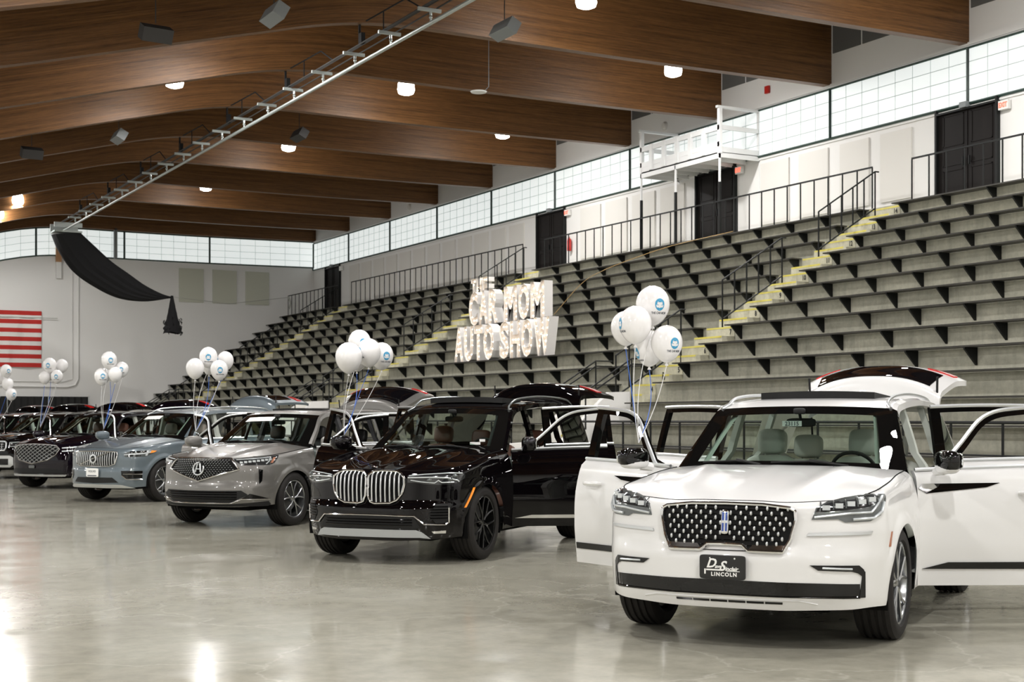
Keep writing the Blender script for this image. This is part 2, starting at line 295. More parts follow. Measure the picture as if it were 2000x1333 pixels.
# ------------------------------------------------------------------ the hall
XW, YB, XL, YF = 27.3, 71.6, -15.0, -17.0
RISE, TREAD, D0, H0 = .457, .739, 25.35, 6.92            # seating rows: row k has its plank front at D0-k*TREAD, height H0-k*RISE
PROF = crom([(-15.4, 6.0), (-9, 6.25), (-4, 6.9), (0, 7.68), (5, 8.87), (8.5, 9.78), (10.5, 10.29), (11.8, 10.62), (13, 10.83), (14.5, 10.92), (18, 10.91), (22, 10.92), (27.5, 10.98)], 6)
def zbeam(x): return np.interp(x, PROF[:, 0], PROF[:, 1])
def box(name, lo, hi, mat, **k): m = MB(); m.b2(lo, hi); return struct(name, m, MT[mat], **k)
box('floor', (XL, YF, -.2), (XW+.3, YB+.3, 0), 'floor_concrete', smooth=False)
CF = 6.93                                                # concourse level
m = MB(); m.b2((XW, YF, 0), (XW+.3, YB+.3, 13.2)); struct('wall_right', m, MT['wall_white'], smooth=False)
m = MB(); m.b2((XL-.3, YB, 0), (XW+.3, YB+.3, 13.2)); struct('wall_back', m, MT['wall_white'], smooth=False)
m = MB(); m.b2((XL-.3, YF, 0), (XL, YB, 8.4)); struct('wall_left', m, MT['wall_white'], smooth=False)
m = MB(); m.b2((XL-.3, YF-.3, 0), (XW+.3, YF, 13.2)); struct('wall_front', m, MT['wall_white'], smooth=False)
m = MB(); P = np.array([[(x, y, z+2.15) for x, z in PROF] for y in (YF, YB)]); m.shell(P, P+A(0, 0, .2)); MT['roof_board'] = pm('roof_board', (.035, .02, .012), .8); struct('ceiling', m, MT['roof_board'])
# --- laminated beams across the hall
YBM = [25.8+5.1*k for k in range(-8, 10)]
def beam(y, first=None):
    if first: o = first.copy(); COL.objects.link(o); o.location.y = y; return o
    n = len(PROF); ds = np.r_[0, np.cumsum(np.hypot(*np.diff(PROF, axis=0).T))]; h = 2.15; w = .27
    V = []; UV = []
    for (x, z), s in zip(PROF, ds):
        V += [(x, 0, z), (x, 0, z+h), (x, w, z+h), (x, w, z), (x, 0, z)]; UV += [(s, 0), (s, h), (s, h+w), (s, 2*h+w), (s, 2*h+2*w)]
    F = [(i*5+j, i*5+j+1, i*5+5+j+1, i*5+5+j) for i in range(n-1) for j in range(4)]
    m = MB(); m.add(V, F); o = mk('roof_beam', m, MT['beam_wood']); me = o.data; uv = me.uv_layers.new(name='UVMap')
    for l in me.loops: uv.data[l.index].uv = UV[l.vertex_index]
    o.location.y = y; return o
b0 = None
for k, y in enumerate(YBM):
    y_ = min(y, YB-.30); o = beam(y_, b0); b0 = b0 or o; o.name = 'trim_%d' % (k+1); tag(o, kind='structure')
# --- translucent clerestory, one window per bay
def window(n, P0, P1, zf, nb, rows, inn):
    """P0,P1 plan ends; zf(t)->(z0,z1); inn = inward normal"""
    P0, P1, inn = A(*P0, 0), A(*P1, 0), A(*inn, 0); T = np.linspace(0, 1, nb+1); m = MB(); q = []
    for t in T:
        z0, z1 = zf(t); p = lerp(P0, P1, t)+inn*.02; q.append([p+A(0, 0, z0), p+A(0, 0, z1)])
    q = np.array(q); m.shell(q, q-inn*.03); w = struct('window_%d' % n, m, MT['window_lit'], smooth=False)
    m = MB(); c = inn*.035
    for i in range(1, nb): m.tube([q[i, 0]+c*.6, q[i, 1]+c*.6], .008, 4)
    for r in range(1, rows): m.tube(q[:, 0]*(1-r/rows)+q[:, 1]*(r/rows)+c*.6, .008, 4)
    struct('window_grid', m, MT['grid_line'], w, smooth=False)
    m = MB(); m.tube(q[:, 0]+c, .035, 4); m.tube(q[:, 1]+c, .03, 4); m.tube([q[0, 0]+c, q[0, 1]+c], .05, 4); m.tube([q[-1, 0]+c, q[-1, 1]+c], .05, 4); struct('window_frame', m, MT['frame_green'], w, smooth=False)
nw = 1
ys = [25.8+5.1*k for k in range(-3, 9)]+[YB]
for a, b in zip(ys[:-1], ys[1:]): window(nw, (XW, a), (XW, b), lambda t: (9.46, 10.86), 8, 4, (-1, 0)); nw += 1
xs_ = [XW, 21.6, 17.25, 13.0, 8.0, 3.0, -2.0]
for a, b in zip(xs_[:-1], xs_[1:]):
    window(nw, (a, YB), (b, YB), lambda t, a=a, b=b: (float(zbeam(lerp(a, b, t)))-1.38, float(zbeam(lerp(a, b, t)))-.03), 7, 4, (0, -1)); nw += 1
for a in np.arange(-14, 66, 10.2): window(nw, (XL, a), (XL, a+9.9), lambda t: (4.4, 5.8), 10, 4, (1, 0)); nw += 1
# --- upper wall louvres above the clerestory
m = MB()
for y in YBM[3:]:
    for j in range(4): m.b2((XW-.03, y+.3+j*1.2, 11.85), (XW-.005, y+.3+j*1.2+1.12, 13.1))
struct('trim_20', m, MT['louvre'], smooth=False)
m = MB(); m.b2((XW-.06, YF, 10.93), (XW, YB, 11.0)); m.b2((XW-.04, YF, 9.36), (XW, YB, 9.41)); struct('trim_21', m, MT['wall_white'], smooth=False)
# --- acoustic panels
def panel(c, d, mat, label, grp):
    m = MB(); m.box((0, 0, 0), d); o = thing('acoustic_panel', m, MT[mat], label, 'wall panel', grp, smooth=False); o.location = c; return o
for i, (a, b) in enumerate([(34.0, 32.7), (32.25, 31.0), (30.5, 29.35), (28.9, 27.75)]): panel((XW-.03, (a+b)/2, 8.3), (.05, a-b, 1.85), 'wall_panel', 'cream acoustic panel, %s left of the nearest black double doors' % ('fourth', 'third', 'second', 'first')[i], 'acoustic panels beside the nearest doors')
for i, y in enumerate((38.6, 40.3, 42.0, 43.7)): panel((XW-.03, y, 8.3), (.05, 1.35, 1.85), 'wall_panel', 'cream acoustic panel, %s left of the doors behind the white platform' % ('first', 'second', 'third', 'fourth')[i], 'acoustic panels behind the platform')
for i in range(12): panel((XW-.03, 49.2+1.52*i, 8.3), (.05, 1.2, 1.85), 'wall_panel', 'cream acoustic panel on the far wall, %s left of the third pair of doors' % ('first', 'second', 'third', 'fourth', 'fifth', 'sixth', 'seventh', 'eighth', 'ninth', 'tenth', 'eleventh', 'twelfth')[i], 'acoustic panels on the far stretch of wall')
for i, (x, z) in enumerate(((20.65, 8.36), (22.4, 8.36), (24.15, 8.36))): panel((x, YB-.03, z), (1.27, .05, 1.72), 'wall_panel_green', ('left', 'middle', 'right')[i]+' one of three pale olive acoustic panels high on the back wall', 'olive panels on the back wall')
# --- seating: concrete steps, aisles
AIS = [(26.55, 27.6), (44.7, 45.8), (62.9, 64.0)]; SEC = [(6.0, 26.5), (27.65, 44.65), (45.85, 62.85), (64.05, YB-.05)]; NR = 14
m = MB()
for k in range(NR):
    x = D0-k*TREAD+.33; z = H0-k*RISE
    m.b2((x, SEC[0][0], max(0, z-RISE-.4) if k else 0), (x+TREAD+.02 if k else XW, YB, z-.035 if k else CF))
struct('floor_stand', m, MT['stand_concrete'], smooth=False)
m = MB(); xf_ = D0-(NR-1)*TREAD+.33; m.b2((xf_-.9, SEC[0][0], 0), (xf_, YB, .50)); struct('floor_stand_kerb', m, MT['stand_concrete'], smooth=False)
wd = ['front', 'second', 'third', 'fourth', 'fifth', 'sixth', 'seventh', 'eighth', 'ninth', 'tenth', 'eleventh', 'twelfth', 'thirteenth', 'fourteenth']
secn = ['right of the nearest stair', 'between the nearest and second stairs', 'between the second and far stairs', 'in the short far block']
brk = MB(); brk.add([(0, -.02, 0), (.31, -.02, 0), (.31, -.02, -.31), (.29, -.02, -.31), (0, -.02, -.03), (0, .02, 0), (.31, .02, 0), (.31, .02, -.31), (.29, .02, -.31), (0, .02, -.03)], [(0, 1, 2, 3, 4), (9, 8, 7, 6, 5)]+[(i, i+5, (i+1) % 5+5, (i+1) % 5) for i in range(5)])
bme = mk('bench_bracket', brk, MT['black_steel'], smooth=False); b_mesh = bme.data; bpy.data.objects.remove(bme)
for si, (y0, y1) in enumerate(SEC):
    for k in range(NR):
        x, z = D0-k*TREAD, H0-k*RISE; sh = .3 if k >= NR-4 else 0; y0, y1 = SEC[si][0]+(sh if si else 0), SEC[si][1]-(sh if si < 3 else 0)
        o = empty('bench', (x, 0, z)); tag(o, 'black plank bench, %s row up %s' % (wd[NR-1-k], secn[si]), 'bench', 'bench rows of the stands')
        m = MB(); m.b2((0, y0-(0 if si else 0), -.03), (.34, y1, 0)); mk('plank', m, MT['bench_black'], o, smooth=False)
        y = y1-.25 if si == 0 else y0+.12
        y = 26.27 if si == 0 else y
        st = -1.41 if si == 0 else 1.41
        while y0 < y < y1:
            if math.degrees(math.atan2(x, y)) < 50 or si: b = bpy.data.objects.new('bracket', b_mesh); COL.objects.link(b); b.parent = o; b.location = (.02, y, -.03)
            y += st
# aisle steps: two per row with yellow noses
for ai, (y0, y1) in enumerate(AIS):
    m = MB(); yl = MB(); nb_ = MB()
    for k in range(NR-1):
        x, z = D0-k*TREAD+.33, H0-k*RISE-.035; zl = z-RISE
        m.b2((x-.37, y0-.02, zl-.2), (x+.01, y1+.02, zl+RISE/2)); m.b2((x-.01, y0-.02, z-.3), (x+TREAD, y1+.02, z+.003))
        yl.b2((x-.375, y0, zl+RISE/2-.035), (x-.30, y1, zl+RISE/2+.006)); yl.b2((x-.015, y0, z-.03), (x+.06, y1, z+.009))
    st_ = struct('floor_stair', m, MT['step_concrete'], smooth=False); mk('step_nosing', yl, MT['yellow'], st_, smooth=False)
    if ai == 0:
        for k in range(NR-1):
            t = text_mb(str(NR-k), .17, .001, .004, .8); place(t, (D0-k*TREAD+.313, y0+.12, H0-k*RISE-.15), (0, -1, 0), (0, 0, 1)); mk('step_number', t, MT['number_black'], st_, smooth=False)
        t = text_mb('B', .26, .001, .004, .8); place(t, (D0-9.0*TREAD-.05, y0+.2, H0-9*RISE-.30), (0, -1, 0), (0, 0, 1)); mk('section_letter', t, MT['number_black'], st_, smooth=False)
# --- sloping aisle handrails
an = ['nearest stair', 'second stair, behind the lit sign', 'far stair']
def handrail(ya, x0, x1, lab):
    zf = lambda x: H0-(D0+.33-x)/TREAD*RISE; m = MB(); n = 6; X = np.linspace(x0, x1, n); o = empty('handrail', (x0, ya, zf(x0))); tag(o, lab, 'handrail', 'sloping handrails of the stairs')
    for i, x in enumerate(X):
        m = MB(); a = -.25 if i in (0, n-1) else .12; m.b2((x-x0-.014, -.014, zf(x)-zf(x0)+a), (x-x0+.014, .014, zf(x)-zf(x0)+1.05)); mk('baluster' if 0 < i < n-1 else 'post', m, MT['black_steel'], o, smooth=False)
    for dz, nm in ((1.05, 'top_rail'), (.12, 'bottom_rail')):
        m = MB(); e = .12 if dz > 1 else 0; m.tube([(0, 0, dz), (x1-x0, 0, zf(x1)-zf(x0)+dz)]+([(x1-x0+e, 0, zf(x1)-zf(x0)+dz)] if e else []), .02, 6); mk(nm, m, MT['black_steel'], o)
for ai, (y0, y1) in enumerate(AIS):
    for j, (a, b) in enumerate(((23.55, 25.4), (20.6, 22.4), (17.6, 19.4))): handrail((y0+y1)/2+.05, a, b, '%s black sloping handrail on the %s' % (('topmost', 'middle', 'lowest')[j], an[ai]))
    for sgn, yy in ((0, y0-.1), (1, y1+.1)):
        P = [(15.1, .98), (15.7, 1.02), (16.95, 2.12), (17.5, 2.14), (17.5, .02), (15.1, .02)]
        m = MB(); m.prism([(p[0]-15.5, p[1]) for p in P], (0, .14, 0), (0, 0, 0), ((1, 0, 0), (0, 0, 1))); o = thing('stair_parapet', m, MT['wall_white'], 'white sloped parapet wall on the %s side of the %s' % (('near', 'far')[sgn], an[ai]), 'parapet', 'white parapets at the stair feet', smooth=False); o.location = (15.5, yy-.07, 0)
        m = MB()
        for dz in (0, .12): m.tube([(0, 0, .95+dz), (1.3, 0, 1.75+dz), (1.75, 0, 1.75+dz)], .018, 6)
        m.tube([(1.3, 0, .8), (1.3, 0, 1.85)], .018, 6); m.tube([(0.1, 0, .3), (.1, 0, 1.05)], .018, 6)
        o = thing('stair_foot_rail', m, MT['black_steel'], 'black double handrail above the %s white parapet of the %s' % (('near', 'far')[sgn], an[ai]), 'handrail', 'rails at the stair feet'); o.location = (16.2, yy+.12*(1 if sgn else -1), 1.0)
# --- guard rail along the foot of the stand
for si, (y0, y1) in enumerate(SEC):
    o = empty('guard_rail', (15.35, y0, .5)); tag(o, 'black guard rail at the foot of the stands '+secn[si], 'railing', 'guard rails at the foot of the stands')
    m = MB(); m.tube([(0, .3, .98), (0, y1-y0-.3, .98)], .025, 6); m.tube([(0, .3, .52), (0, y1-y0-.3, .52)], .016, 6); mk('top_rail', m, MT['black_steel'], o)
    for i in range(int((y1-y0-.6)/.95)+1): m = MB(); m.cyl((0, .3+.95*i, 0), (0, .3+.95*i, .98), .02, 6); mk('post', m, MT['black_steel'], o)
# --- railings behind the top bench
XR = 25.75
def railing(y0, y1, label):
    o = empty('railing', (XR, y0, CF)); tag(o, label, 'railing', 'railings of the upper walkway'); n = max(2, int(round((y1-y0)/.56)))
    m = MB(); m.b2((-.02, 0, 1.06), (.02, y1-y0, 1.10)); mk('top_rail', m, MT['black_steel'], o, smooth=False)
    for i in range(n+1): m = MB(); m.b2((-.014, (y1-y0)*i/n-.014, 0), (.014, (y1-y0)*i/n+.014, 1.06)); mk('baluster', m, MT['black_steel'], o, smooth=False)
railing(17.0, 26.2, 'black railing in front of the nearest double doors'); railing(27.6, 44.4, 'long black railing below the white steel platform'); railing(46.0, 62.6, 'black railing along the far upper walkway'); railing(64.2, 71.3, 'short black railing in the far corner by the back wall')
# --- doors to the walkway
for i, (a, b) in enumerate(((24.86, 26.8), (35.25, 37.2), (45.5, 47.5), (67.8, 69.7))):
    w = b-a; m = MB(); m.b2((XW-.03, a, CF), (XW-.005, b, 9.44)); d = struct('door_%d' % (i+1), m, MT['black_door'], smooth=False)
    m = MB()
    for s in (a-.06, b): m.b2((XW-.12, s, CF), (XW, s+.06, 9.46))
    m.b2((XW-.12, a, 9.32), (XW, b, 9.37)); struct('door_frame', m, MT['black_steel'], d, smooth=False)
    m = MB()
    for s in (a+.05, a+w/2+.02):
        for z0, z1 in ((CF+.1, CF+.95), (CF+1.05, CF+1.5), (CF+1.55, 9.28)): 
            for (p, q, r, t) in ((s+.1, s+w/2-.18, z0, z0+.03), (s+.1, s+w/2-.18, z1-.03, z1), (s+.1, s+.13, z0, z1), (s+w/2-.21, s+w/2-.18, z0, z1)): m.b2((XW-.045, p, r), (XW-.03, q, t))
    m.b2((XW-.05, a+w/2-.01, CF), (XW-.03, a+w/2+.01, 9.3)); struct('door_leaf_molding', m, MT['black_door'], d, smooth=False)
    m = MB(); [m.b2((XW-.10, a+w/2+s, CF+1.0), (XW-.06, a+w/2+s+.03, CF+1.22)) for s in (-.12, .09)]; struct('door_handle', m, MT['black_steel'], d, smooth=False)
    m = MB(); m.b2((XW-.14, a-.42, 9.08), (XW-.03, a-.12, 9.30)); nm = ('nearest double doors', 'doors behind the platform', 'third pair of doors', 'doors in the far corner')[i]
    o = thing('exit_sign', m, MT['label_white'], 'small exit sign with red letters beside the '+nm, 'exit sign', 'exit signs', smooth=False)
    if i < 3: t = text_mb('EXIT', .17, .004, .006, .75); place(t, (XW-.146, a-.27, 9.19), (0, -1, 0), (0, 0, 1)); mk('letters', t, MT['exit_red'], o, smooth=False)
    m = MB(); m.b2((XW-.2, a+w/2-.1, 9.36), (XW-.04, a+w/2+.12, 9.5)); thing('emergency_lamp', m, MT['pendant_grey'], 'small grey emergency light box over the '+nm, 'lamp', 'emergency lights over the doors', smooth=False)
m = MB(); m.lathe([(0, 0), (.075, 0), (.08, .03), (.08, .38), (.05, .45), (.02, .47), (.02, .52), (0, .52)], 'z', (0, 0, 0), 16); m.tube([(0, 0, .5), (0, .08, .48), (-.02, .09, .25)], .012, 6); o = thing('fire_extinguisher', m, MT['red_paint'], 'red fire extinguisher on the wall right of the third pair of doors', 'fire extinguisher'); o.location = (XW-.12, 45.05, 7.75)
m = MB(); m.b2((XW-.08, 33.6, 11.3), (XW-.01, 33.78, 11.52)); o = thing('fire_alarm', m, MT['red_paint'], 'small red fire alarm high on the white wall between two beams', 'alarm', smooth=False)
# --- white camera platform
o = empty('steel_platform', (25.79, 34.1, CF)); tag(o, 'white steel camera platform on posts above the upper walkway', 'platform')
L_, W_, zf_ = 4.2, 1.55, 2.52
m = MB(); m.b2((0, 0, zf_), (W_, L_, zf_+.04)); [m.b2((.02, i*.6, zf_-.12), (W_-.02, i*.6+.05, zf_)) for i in range(8)]; m.b2((0, 0, zf_-.14), (.05, L_, zf_+.22)); m.b2((W_-.05, 0, zf_-.14), (W_, L_, zf_)); mk('deck', m, MT['white_steel'], o, smooth=False)
for y in (0, 2.25, L_-.05):
    m = MB(); m.b2((.0, y, zf_-.5-.4), (.05, y+.05, zf_)); mk('post', m, MT['white_steel'], o, smooth=False); m = MB(); m.b2((-.01, y-.01, 0), (.06, y+.06, zf_-.85)); mk('post_base', m, MT['black_steel'], o, smooth=False)
for y in (0, L_-.05): m = MB(); m.b2((W_-.05, y, 0), (W_, y+.05, zf_)); mk('post', m, MT['white_steel'], o, smooth=False)
m = MB()
for y in (0, L_-.07):
    for x in (0, W_-.07): m.b2((x-.01, y-.01, zf_), (x+.10, y+.10, zf_+1.35))
    m.b2((-.08, y-.02, zf_+1.35), (W_, y+.09, zf_+1.42)); m.b2((0, y, zf_+.72), (W_, y+.06, zf_+.85)); m.b2((0, y, zf_+.02), (W_, y+.06, zf_+.2))
for z in (.20, .70): m.b2((-.01, 0, zf_+z), (.07, L_, zf_+z+.15))
for y in np.linspace(.7, L_-.7, 5): m.b2((-.04, y, zf_+.05), (.05, y+.16, zf_+.87))
mk('guard_frame', m, MT['white_steel'], o, smooth=False)
# --- back wall things: drapes, flag, conduit, posts
o = empty('black_drape', (4.0, YB-.5, 0)); tag(o, 'row of black drapes hung along the foot of the back wall', 'drape')
for i in range(6):
    m = MB(); P = np.array([[(1.9*i+1.88*t, .05*math.sin(t*38), z) for z in (0.02, 2.62)] for t in np.linspace(0, 1, 50)]); m.shell(P, P+A(0, .02, 0)); mk('curtain_panel', m, MT['drape'], o)
for i in range(7): m = MB(); m.cyl((1.9*i-.01, -.08, 0), (1.9*i-.01, -.08, 2.66), .02, 6); mk('pole', m, MT['rail_grey'], o)
fx1, fz0, fz1 = 13.25, 4.04, 6.76; fw_ = 5.1; o = empty('wall_flag', (fx1, YB-.09, fz0)); tag(o, 'large american flag hanging flat on the back wall', 'flag')
hh = (fz1-fz0)/13
for nm, mt, rows in (('red_stripes', 'flag_red', range(0, 13, 2)), ('white_stripes', 'flag_white', range(1, 13, 2))):
    m = MB()
    for r in rows:
        xe0 = -fw_; P = np.array([[(lerp(xe0, 0, t), .025*math.sin(t*30+r*.3)+.01*math.sin(t*70), (12-r+v)*hh-.05*t*0) for v in (0, 1)] for t in np.linspace(0, 1, 50)]); m.grid(P)
    mk(nm, m, MT[mt], o)
m = MB(); m.b2((-fw_, -.05, 6*hh), (-fw_*.6, -.035, 13*hh)); c = mk('canton', m, MT['flag_blue'], o, smooth=False)
m = MB()
for r in range(9):
    for q in range(6 if r % 2 == 0 else 5):
        cx, cz = -fw_+.18+(q+(.5 if r % 2 else 0))*.345, 6*hh+.13+r*.157; m.add([(cx+(.055 if j % 2 == 0 else .022)*math.sin(j*PI/5), -.056, cz+(.055 if j % 2 == 0 else .022)*math.cos(j*PI/5)) for j in range(10)], [tuple(range(10))])
mk('stars', m, MT['flag_white'], o, smooth=False)
m = MB(); m.cyl((-fw_-.2, -.03, fz1-fz0-.32), (.75, -.03, fz1-fz0-.32), .018, 6); mk('rod', m, MT['rope'], o)
m = MB(); P = [(15.0, YB-.04, 8.9), (15.0, YB-.04, 3.5), (14.85, YB-.04, 3.2), (14.5, YB-.04, 3.1), (6.0, YB-.04, 3.15)]; m.tube(P, .045, 6); m.tube([(p[0]-.28, p[1], p[2]+(.25 if i > 1 else 0)) for i, p in enumerate(P)], .02, 6); struct('trim_22', m, MT['wall_white'])
m = MB(); m.b2((13.92, YB-.2, 9.2), (14.18, YB-.03, 10.9)); struct('trim_23', m, MT['wood_post'], smooth=False)
m = MB(); m.b2((13.94, YB-.16, 8.4), (14.18, YB-.02, 9.2)); struct('trim_24', m, MT['wall_white'], smooth=False)
m = MB(); m.b2((16.7, YB-.3, 9.5), (16.85, YB-.1, 11.0)); struct('trim_25', m, MT['pendant_grey'], smooth=False)
# --- overhead curtain track (trolley beam), bundled netting, rope
TX, TZ = 13.0, 9.92; o = empty('overhead_track', (TX, 18.0, TZ)); tag(o, 'long pale steel track with cross arms hanging under the wooden beams', 'track')
L_ = 47.5
m = MB(); m.cyl((0, 0, 0), (0, L_, 0), .045, 10); mk('pipe', m, MT['truss_steel'], o)
m = MB(); m.cyl((.16, 0, .34), (.16, L_, .34), .018, 6); m.cyl((-.16, 0, .34), (-.16, L_, .34), .018, 6); m.cyl((.02, 0, .40), (.02, L_, .40), .010, 6); m.cyl((.06, 0, .46), (.06, L_, .46), .022, 6); mk('cables', m, MT['pendant_dark'], o)
y = .9
am = MB(); am.b2((-.30, -.03, .24), (.24, .03, .31)); am.tube([(0, 0, .26), (0, 0, .16)], .03, 6); am.ball((0, 0, .12), .04, 8, 6); am.tube([(0, 0, .1), (0, 0, .03)], .02, 6); ao = mk('cross_arm', am, MT['truss_steel'], o); ao.location = (0, y, 0)
while y+2.08 < L_:
    y += 2.08; c = ao.copy(); COL.objects.link(c); c.parent = o; c.location = (0, y, 0)
for yb in YBM[6:]:
    if yb-18 < L_-1:
        m = MB(); m.box((.02, yb-18+.1, .56), (.1, .14, .26)); m.tube([(.0, yb-18+.2, .46), (.0, yb-18+.2, 1.0)], .03, 6); m.tube([(0, yb-18-.2, .9), (0, yb-18-2.4, .85), (.0, yb-18-3.2, .45)], .018, 6); m.tube([(0, yb-18-1.2, .45), (0, yb-18-1.2, .87)], .015, 6); mk('hanger', m, MT['cloth_black'], o)
m = MB(); m.b2((-.5, L_-1.0, -.12), (.7, L_, -.05)); m.b2((-.5, L_-1.0, .1), (.7, L_-.9, .3)); m.b2((-.5, L_-.1, -.1), (.7, L_, .3)); mk('end_plate', m, MT['truss_steel'], o, smooth=False)
random.seed(4)
YN = 65.0; up = crom([(13.75, 9.83), (14.35, 9.3), (15.1, 8.65), (15.85, 8.15), (16.6, 7.65), (17.35, 7.3), (17.85, 7.16)], 8); lo = crom([(12.45, 9.7), (12.75, 9.0), (13.4, 8.1), (14.35, 7.45), (15.4, 7.0), (16.6, 6.9), (17.8, 7.1)], 8)
n = len(up); P = []
for i in range(n):
    t = i/(n-1); c = (up[i]+lo[i])/2; d = (up[i]-lo[i])/2; th = .30*(1-t)**.5+.07; ring = []
    for j in range(28):
        a = 2*PI*j/28; w = 1+.12*math.sin(j*3.0+i*.05)*(1 if abs(math.sin(a)) > .25 else 0); ring.append((c[0]+d[0]*math.cos(a), YN+th*math.sin(a)*w, c[1]+d[1]*math.cos(a)))
    P.append(ring)
m = MB(); m.grid(np.array(P), cv=True); ob = thing('gathered_netting', m, MT['cloth_black'], 'black divider netting gathered and pulled sideways from the end of the track', 'netting')
P = []
for i, t in enumerate(np.linspace(0, 1, 16)):
    z = 7.22-1.72*t; r = .06+.34*t**1.1+(.05 if i > 9 and i % 2 else 0); P.append([(17.85+.03*t+r*math.cos(a)*(1+random.uniform(-.12, .12)*t), YN+r*.7*math.sin(a), z+random.uniform(-.05, .05)*t) for a in np.linspace(0, 2*PI, 22, endpoint=False)])
m = MB(); m.grid(np.array(P), cv=True)
for i in range(26): a = random.uniform(0, 2*PI); z = random.uniform(5.5, 6.3); r = .36; x0 = 17.88+r*math.cos(a); m.tube([(x0, YN+.25*math.sin(a), z), (x0+.07*math.cos(a), YN+.3*math.sin(a), z-.05), (x0+.05*math.cos(a), YN+.25*math.sin(a), z-.12)], .02, 4)
mk('netting_tail', m, MT['cloth_black'], ob)
m = MB(); m.tube([(17.85, YN, 7.17), (21.5, 68, 7.2), (25.6, 70.9, 7.9)], .012, 4); m.tube([(25.6, 70.9, 7.95), (25.7, 70.8, 7.6), (25.65, 70.9, 7.3)], .05, 5); thing('tie_rope', m, MT['rope'], 'thin rope from the gathered netting to the corner railing', 'rope')
# --- pendant lamps
def lamp(x, y, z=None, first=None):
    z = z or float(zbeam(x))+.62
    if first: o = dup(first)
    else:
        o = empty('pendant_lamp'); m = MB(); m.lathe([(0, -.44), (.13, -.435), (.22, -.40), (.25, -.30), (.235, -.12), (.20, 0)], 'z', (0, 0, 0), 16); mk('globe', m, MT['dome'], o)
        m = MB(); m.lathe([(0, .3), (.10, .3), (.13, .05), (.20, .02), (.20, -.01), (0, -.01)], 'z', (0, 0, 0), 16); m.cyl((0, 0, .28), (0, 0, 1.3), .012, 6); mk('housing', m, MT['pendant_grey'], o)
        ld = bpy.data.lights.new('lamp_light', 'AREA'); ld.shape = 'DISK'; ld.size = .45; ld.energy = LAMP_W; ld.color = (1, .98, .955); lo_ = bpy.data.objects.new('lamp_light', ld); COL.objects.link(lo_); lo_.parent = o; lo_.location = (0, 0, -.48)
    o.location = (x, y, z); return o
l0 = None; used = []
spots = [(17.6, 28.4+10.15*k) for k in range(-4, 4)]+[(23.3, 32.95+10.1*k) for k in range(-4, 2)]+[(10.64, y) for y in (-12.5, -2.4, 7.8, 18, 38.5)]+[(5.0, y) for y in (-7, 3.1, 13.3, 23.4)]+[(-1.5, -12+10.15*k) for k in range(8)]+[(-8.5, -7+10.15*k) for k in range(8)]+[(10.7, 33.3), (10.45, 61.6), (10.4, 66.2)]
cnt = {}
for x, y in spots:
    z = float(zbeam(x))+(.70 if x > 9 else .05)
    z = {(10.7, 33.3): 11.37, (10.45, 61.6): 10.84, (10.4, 66.2): 10.85}.get((x, y), z)
    o = lamp(x, y, z, l0); l0 = l0 or o; vis = y > 25 and x > .155*y
    if vis:
        key = ('wall', 'lamps over the seating near the wall') if x > 20 else (('mid', 'lamps right of the track') if x > 12 else ('left', 'lamps left of the track'))
        cnt[key[0]] = cnt.get(key[0], 0)+1; n_ = ('nearest', 'second nearest', 'third nearest', 'farthest')[cnt[key[0]]-1]
        if key[0] == 'left': n_ = {38.5: 'largest', 33.3: 'thin sliver of a', 61.6: 'second farthest', 66.2: 'farthest'}[y]
        if key[0] == 'wall': n_ = ('nearer', 'farther, half hidden')[cnt['wall']-1]
        lb = n_+' white glowing pendant lamp '+{'wall': 'over the seats near the clerestory wall', 'mid': 'hanging right of the pale track', 'left': 'hanging left of the pale track'}[key[0]]
        tag(o, lb, 'lamp', key[1])
    else: tag(o, 'white glowing pendant lamp over the near part of the hall', 'lamp', 'pendant lamps over the near part of the hall')
# --- hanging speakers
def speaker(x, y, z, rz, ry, mat, label):
    w = .85 if rz > 1 else .60
    o = empty('hanging_speaker', (x, y, z), rz); tag(o, label, 'speaker', 'speakers hanging under the beams'); m = MB()
    m.prism([(-w/2, -.15), (w/2, -.15), (w/2, .12), (-w/2, .12)], (0, 0, .28), (0, 0, -.14)); m.xf(lambda V: np.c_[V[:, 0], V[:, 1]*math.cos(ry)-V[:, 2]*math.sin(ry), V[:, 1]*math.sin(ry)+V[:, 2]*math.cos(ry)]); mk('cabinet', m, MT[mat], o, smooth=False)
    m = MB(); m.tube([(0, 0, .2), (0, 0, 1.6)], .012, 5); mk('cable', m, MT['pendant_dark'], o)
    return o
for a in SPK: speaker(*a)
m = MB(); m.lathe([(0, 0), (.2, .01), (.22, .04), (0, .06)], 'z', (0, 0, 0), 16); o = thing('ceiling_sensor', m, MT['white_steel'], 'small flat white disc hanging on a thin cord between the beams', 'sensor'); o.location = (17.25, 33.2, 10.11)
m = MB(); m.tube([(.15, 0, .05), (.3, 0, .2), (.3, 0, 1.6)], .010, 5); mk('cord', m, MT['pendant_grey'], o)
for yy, zz, lb in ((39.06, 11.30, 'small round beige detector on the wall above the white platform'), (59.35, 11.26, 'small round detector high on the far part of the right wall')):
    m = MB(); m.lathe([(0, -.10), (.10, -.09), (.14, -.03), (.14, 0), (0, 0)], 'x', (0, 0, 0), 14); o = thing('smoke_detector', m, MT['wall_panel'], lb, 'detector'); o.location = (XW-.005, yy, zz)
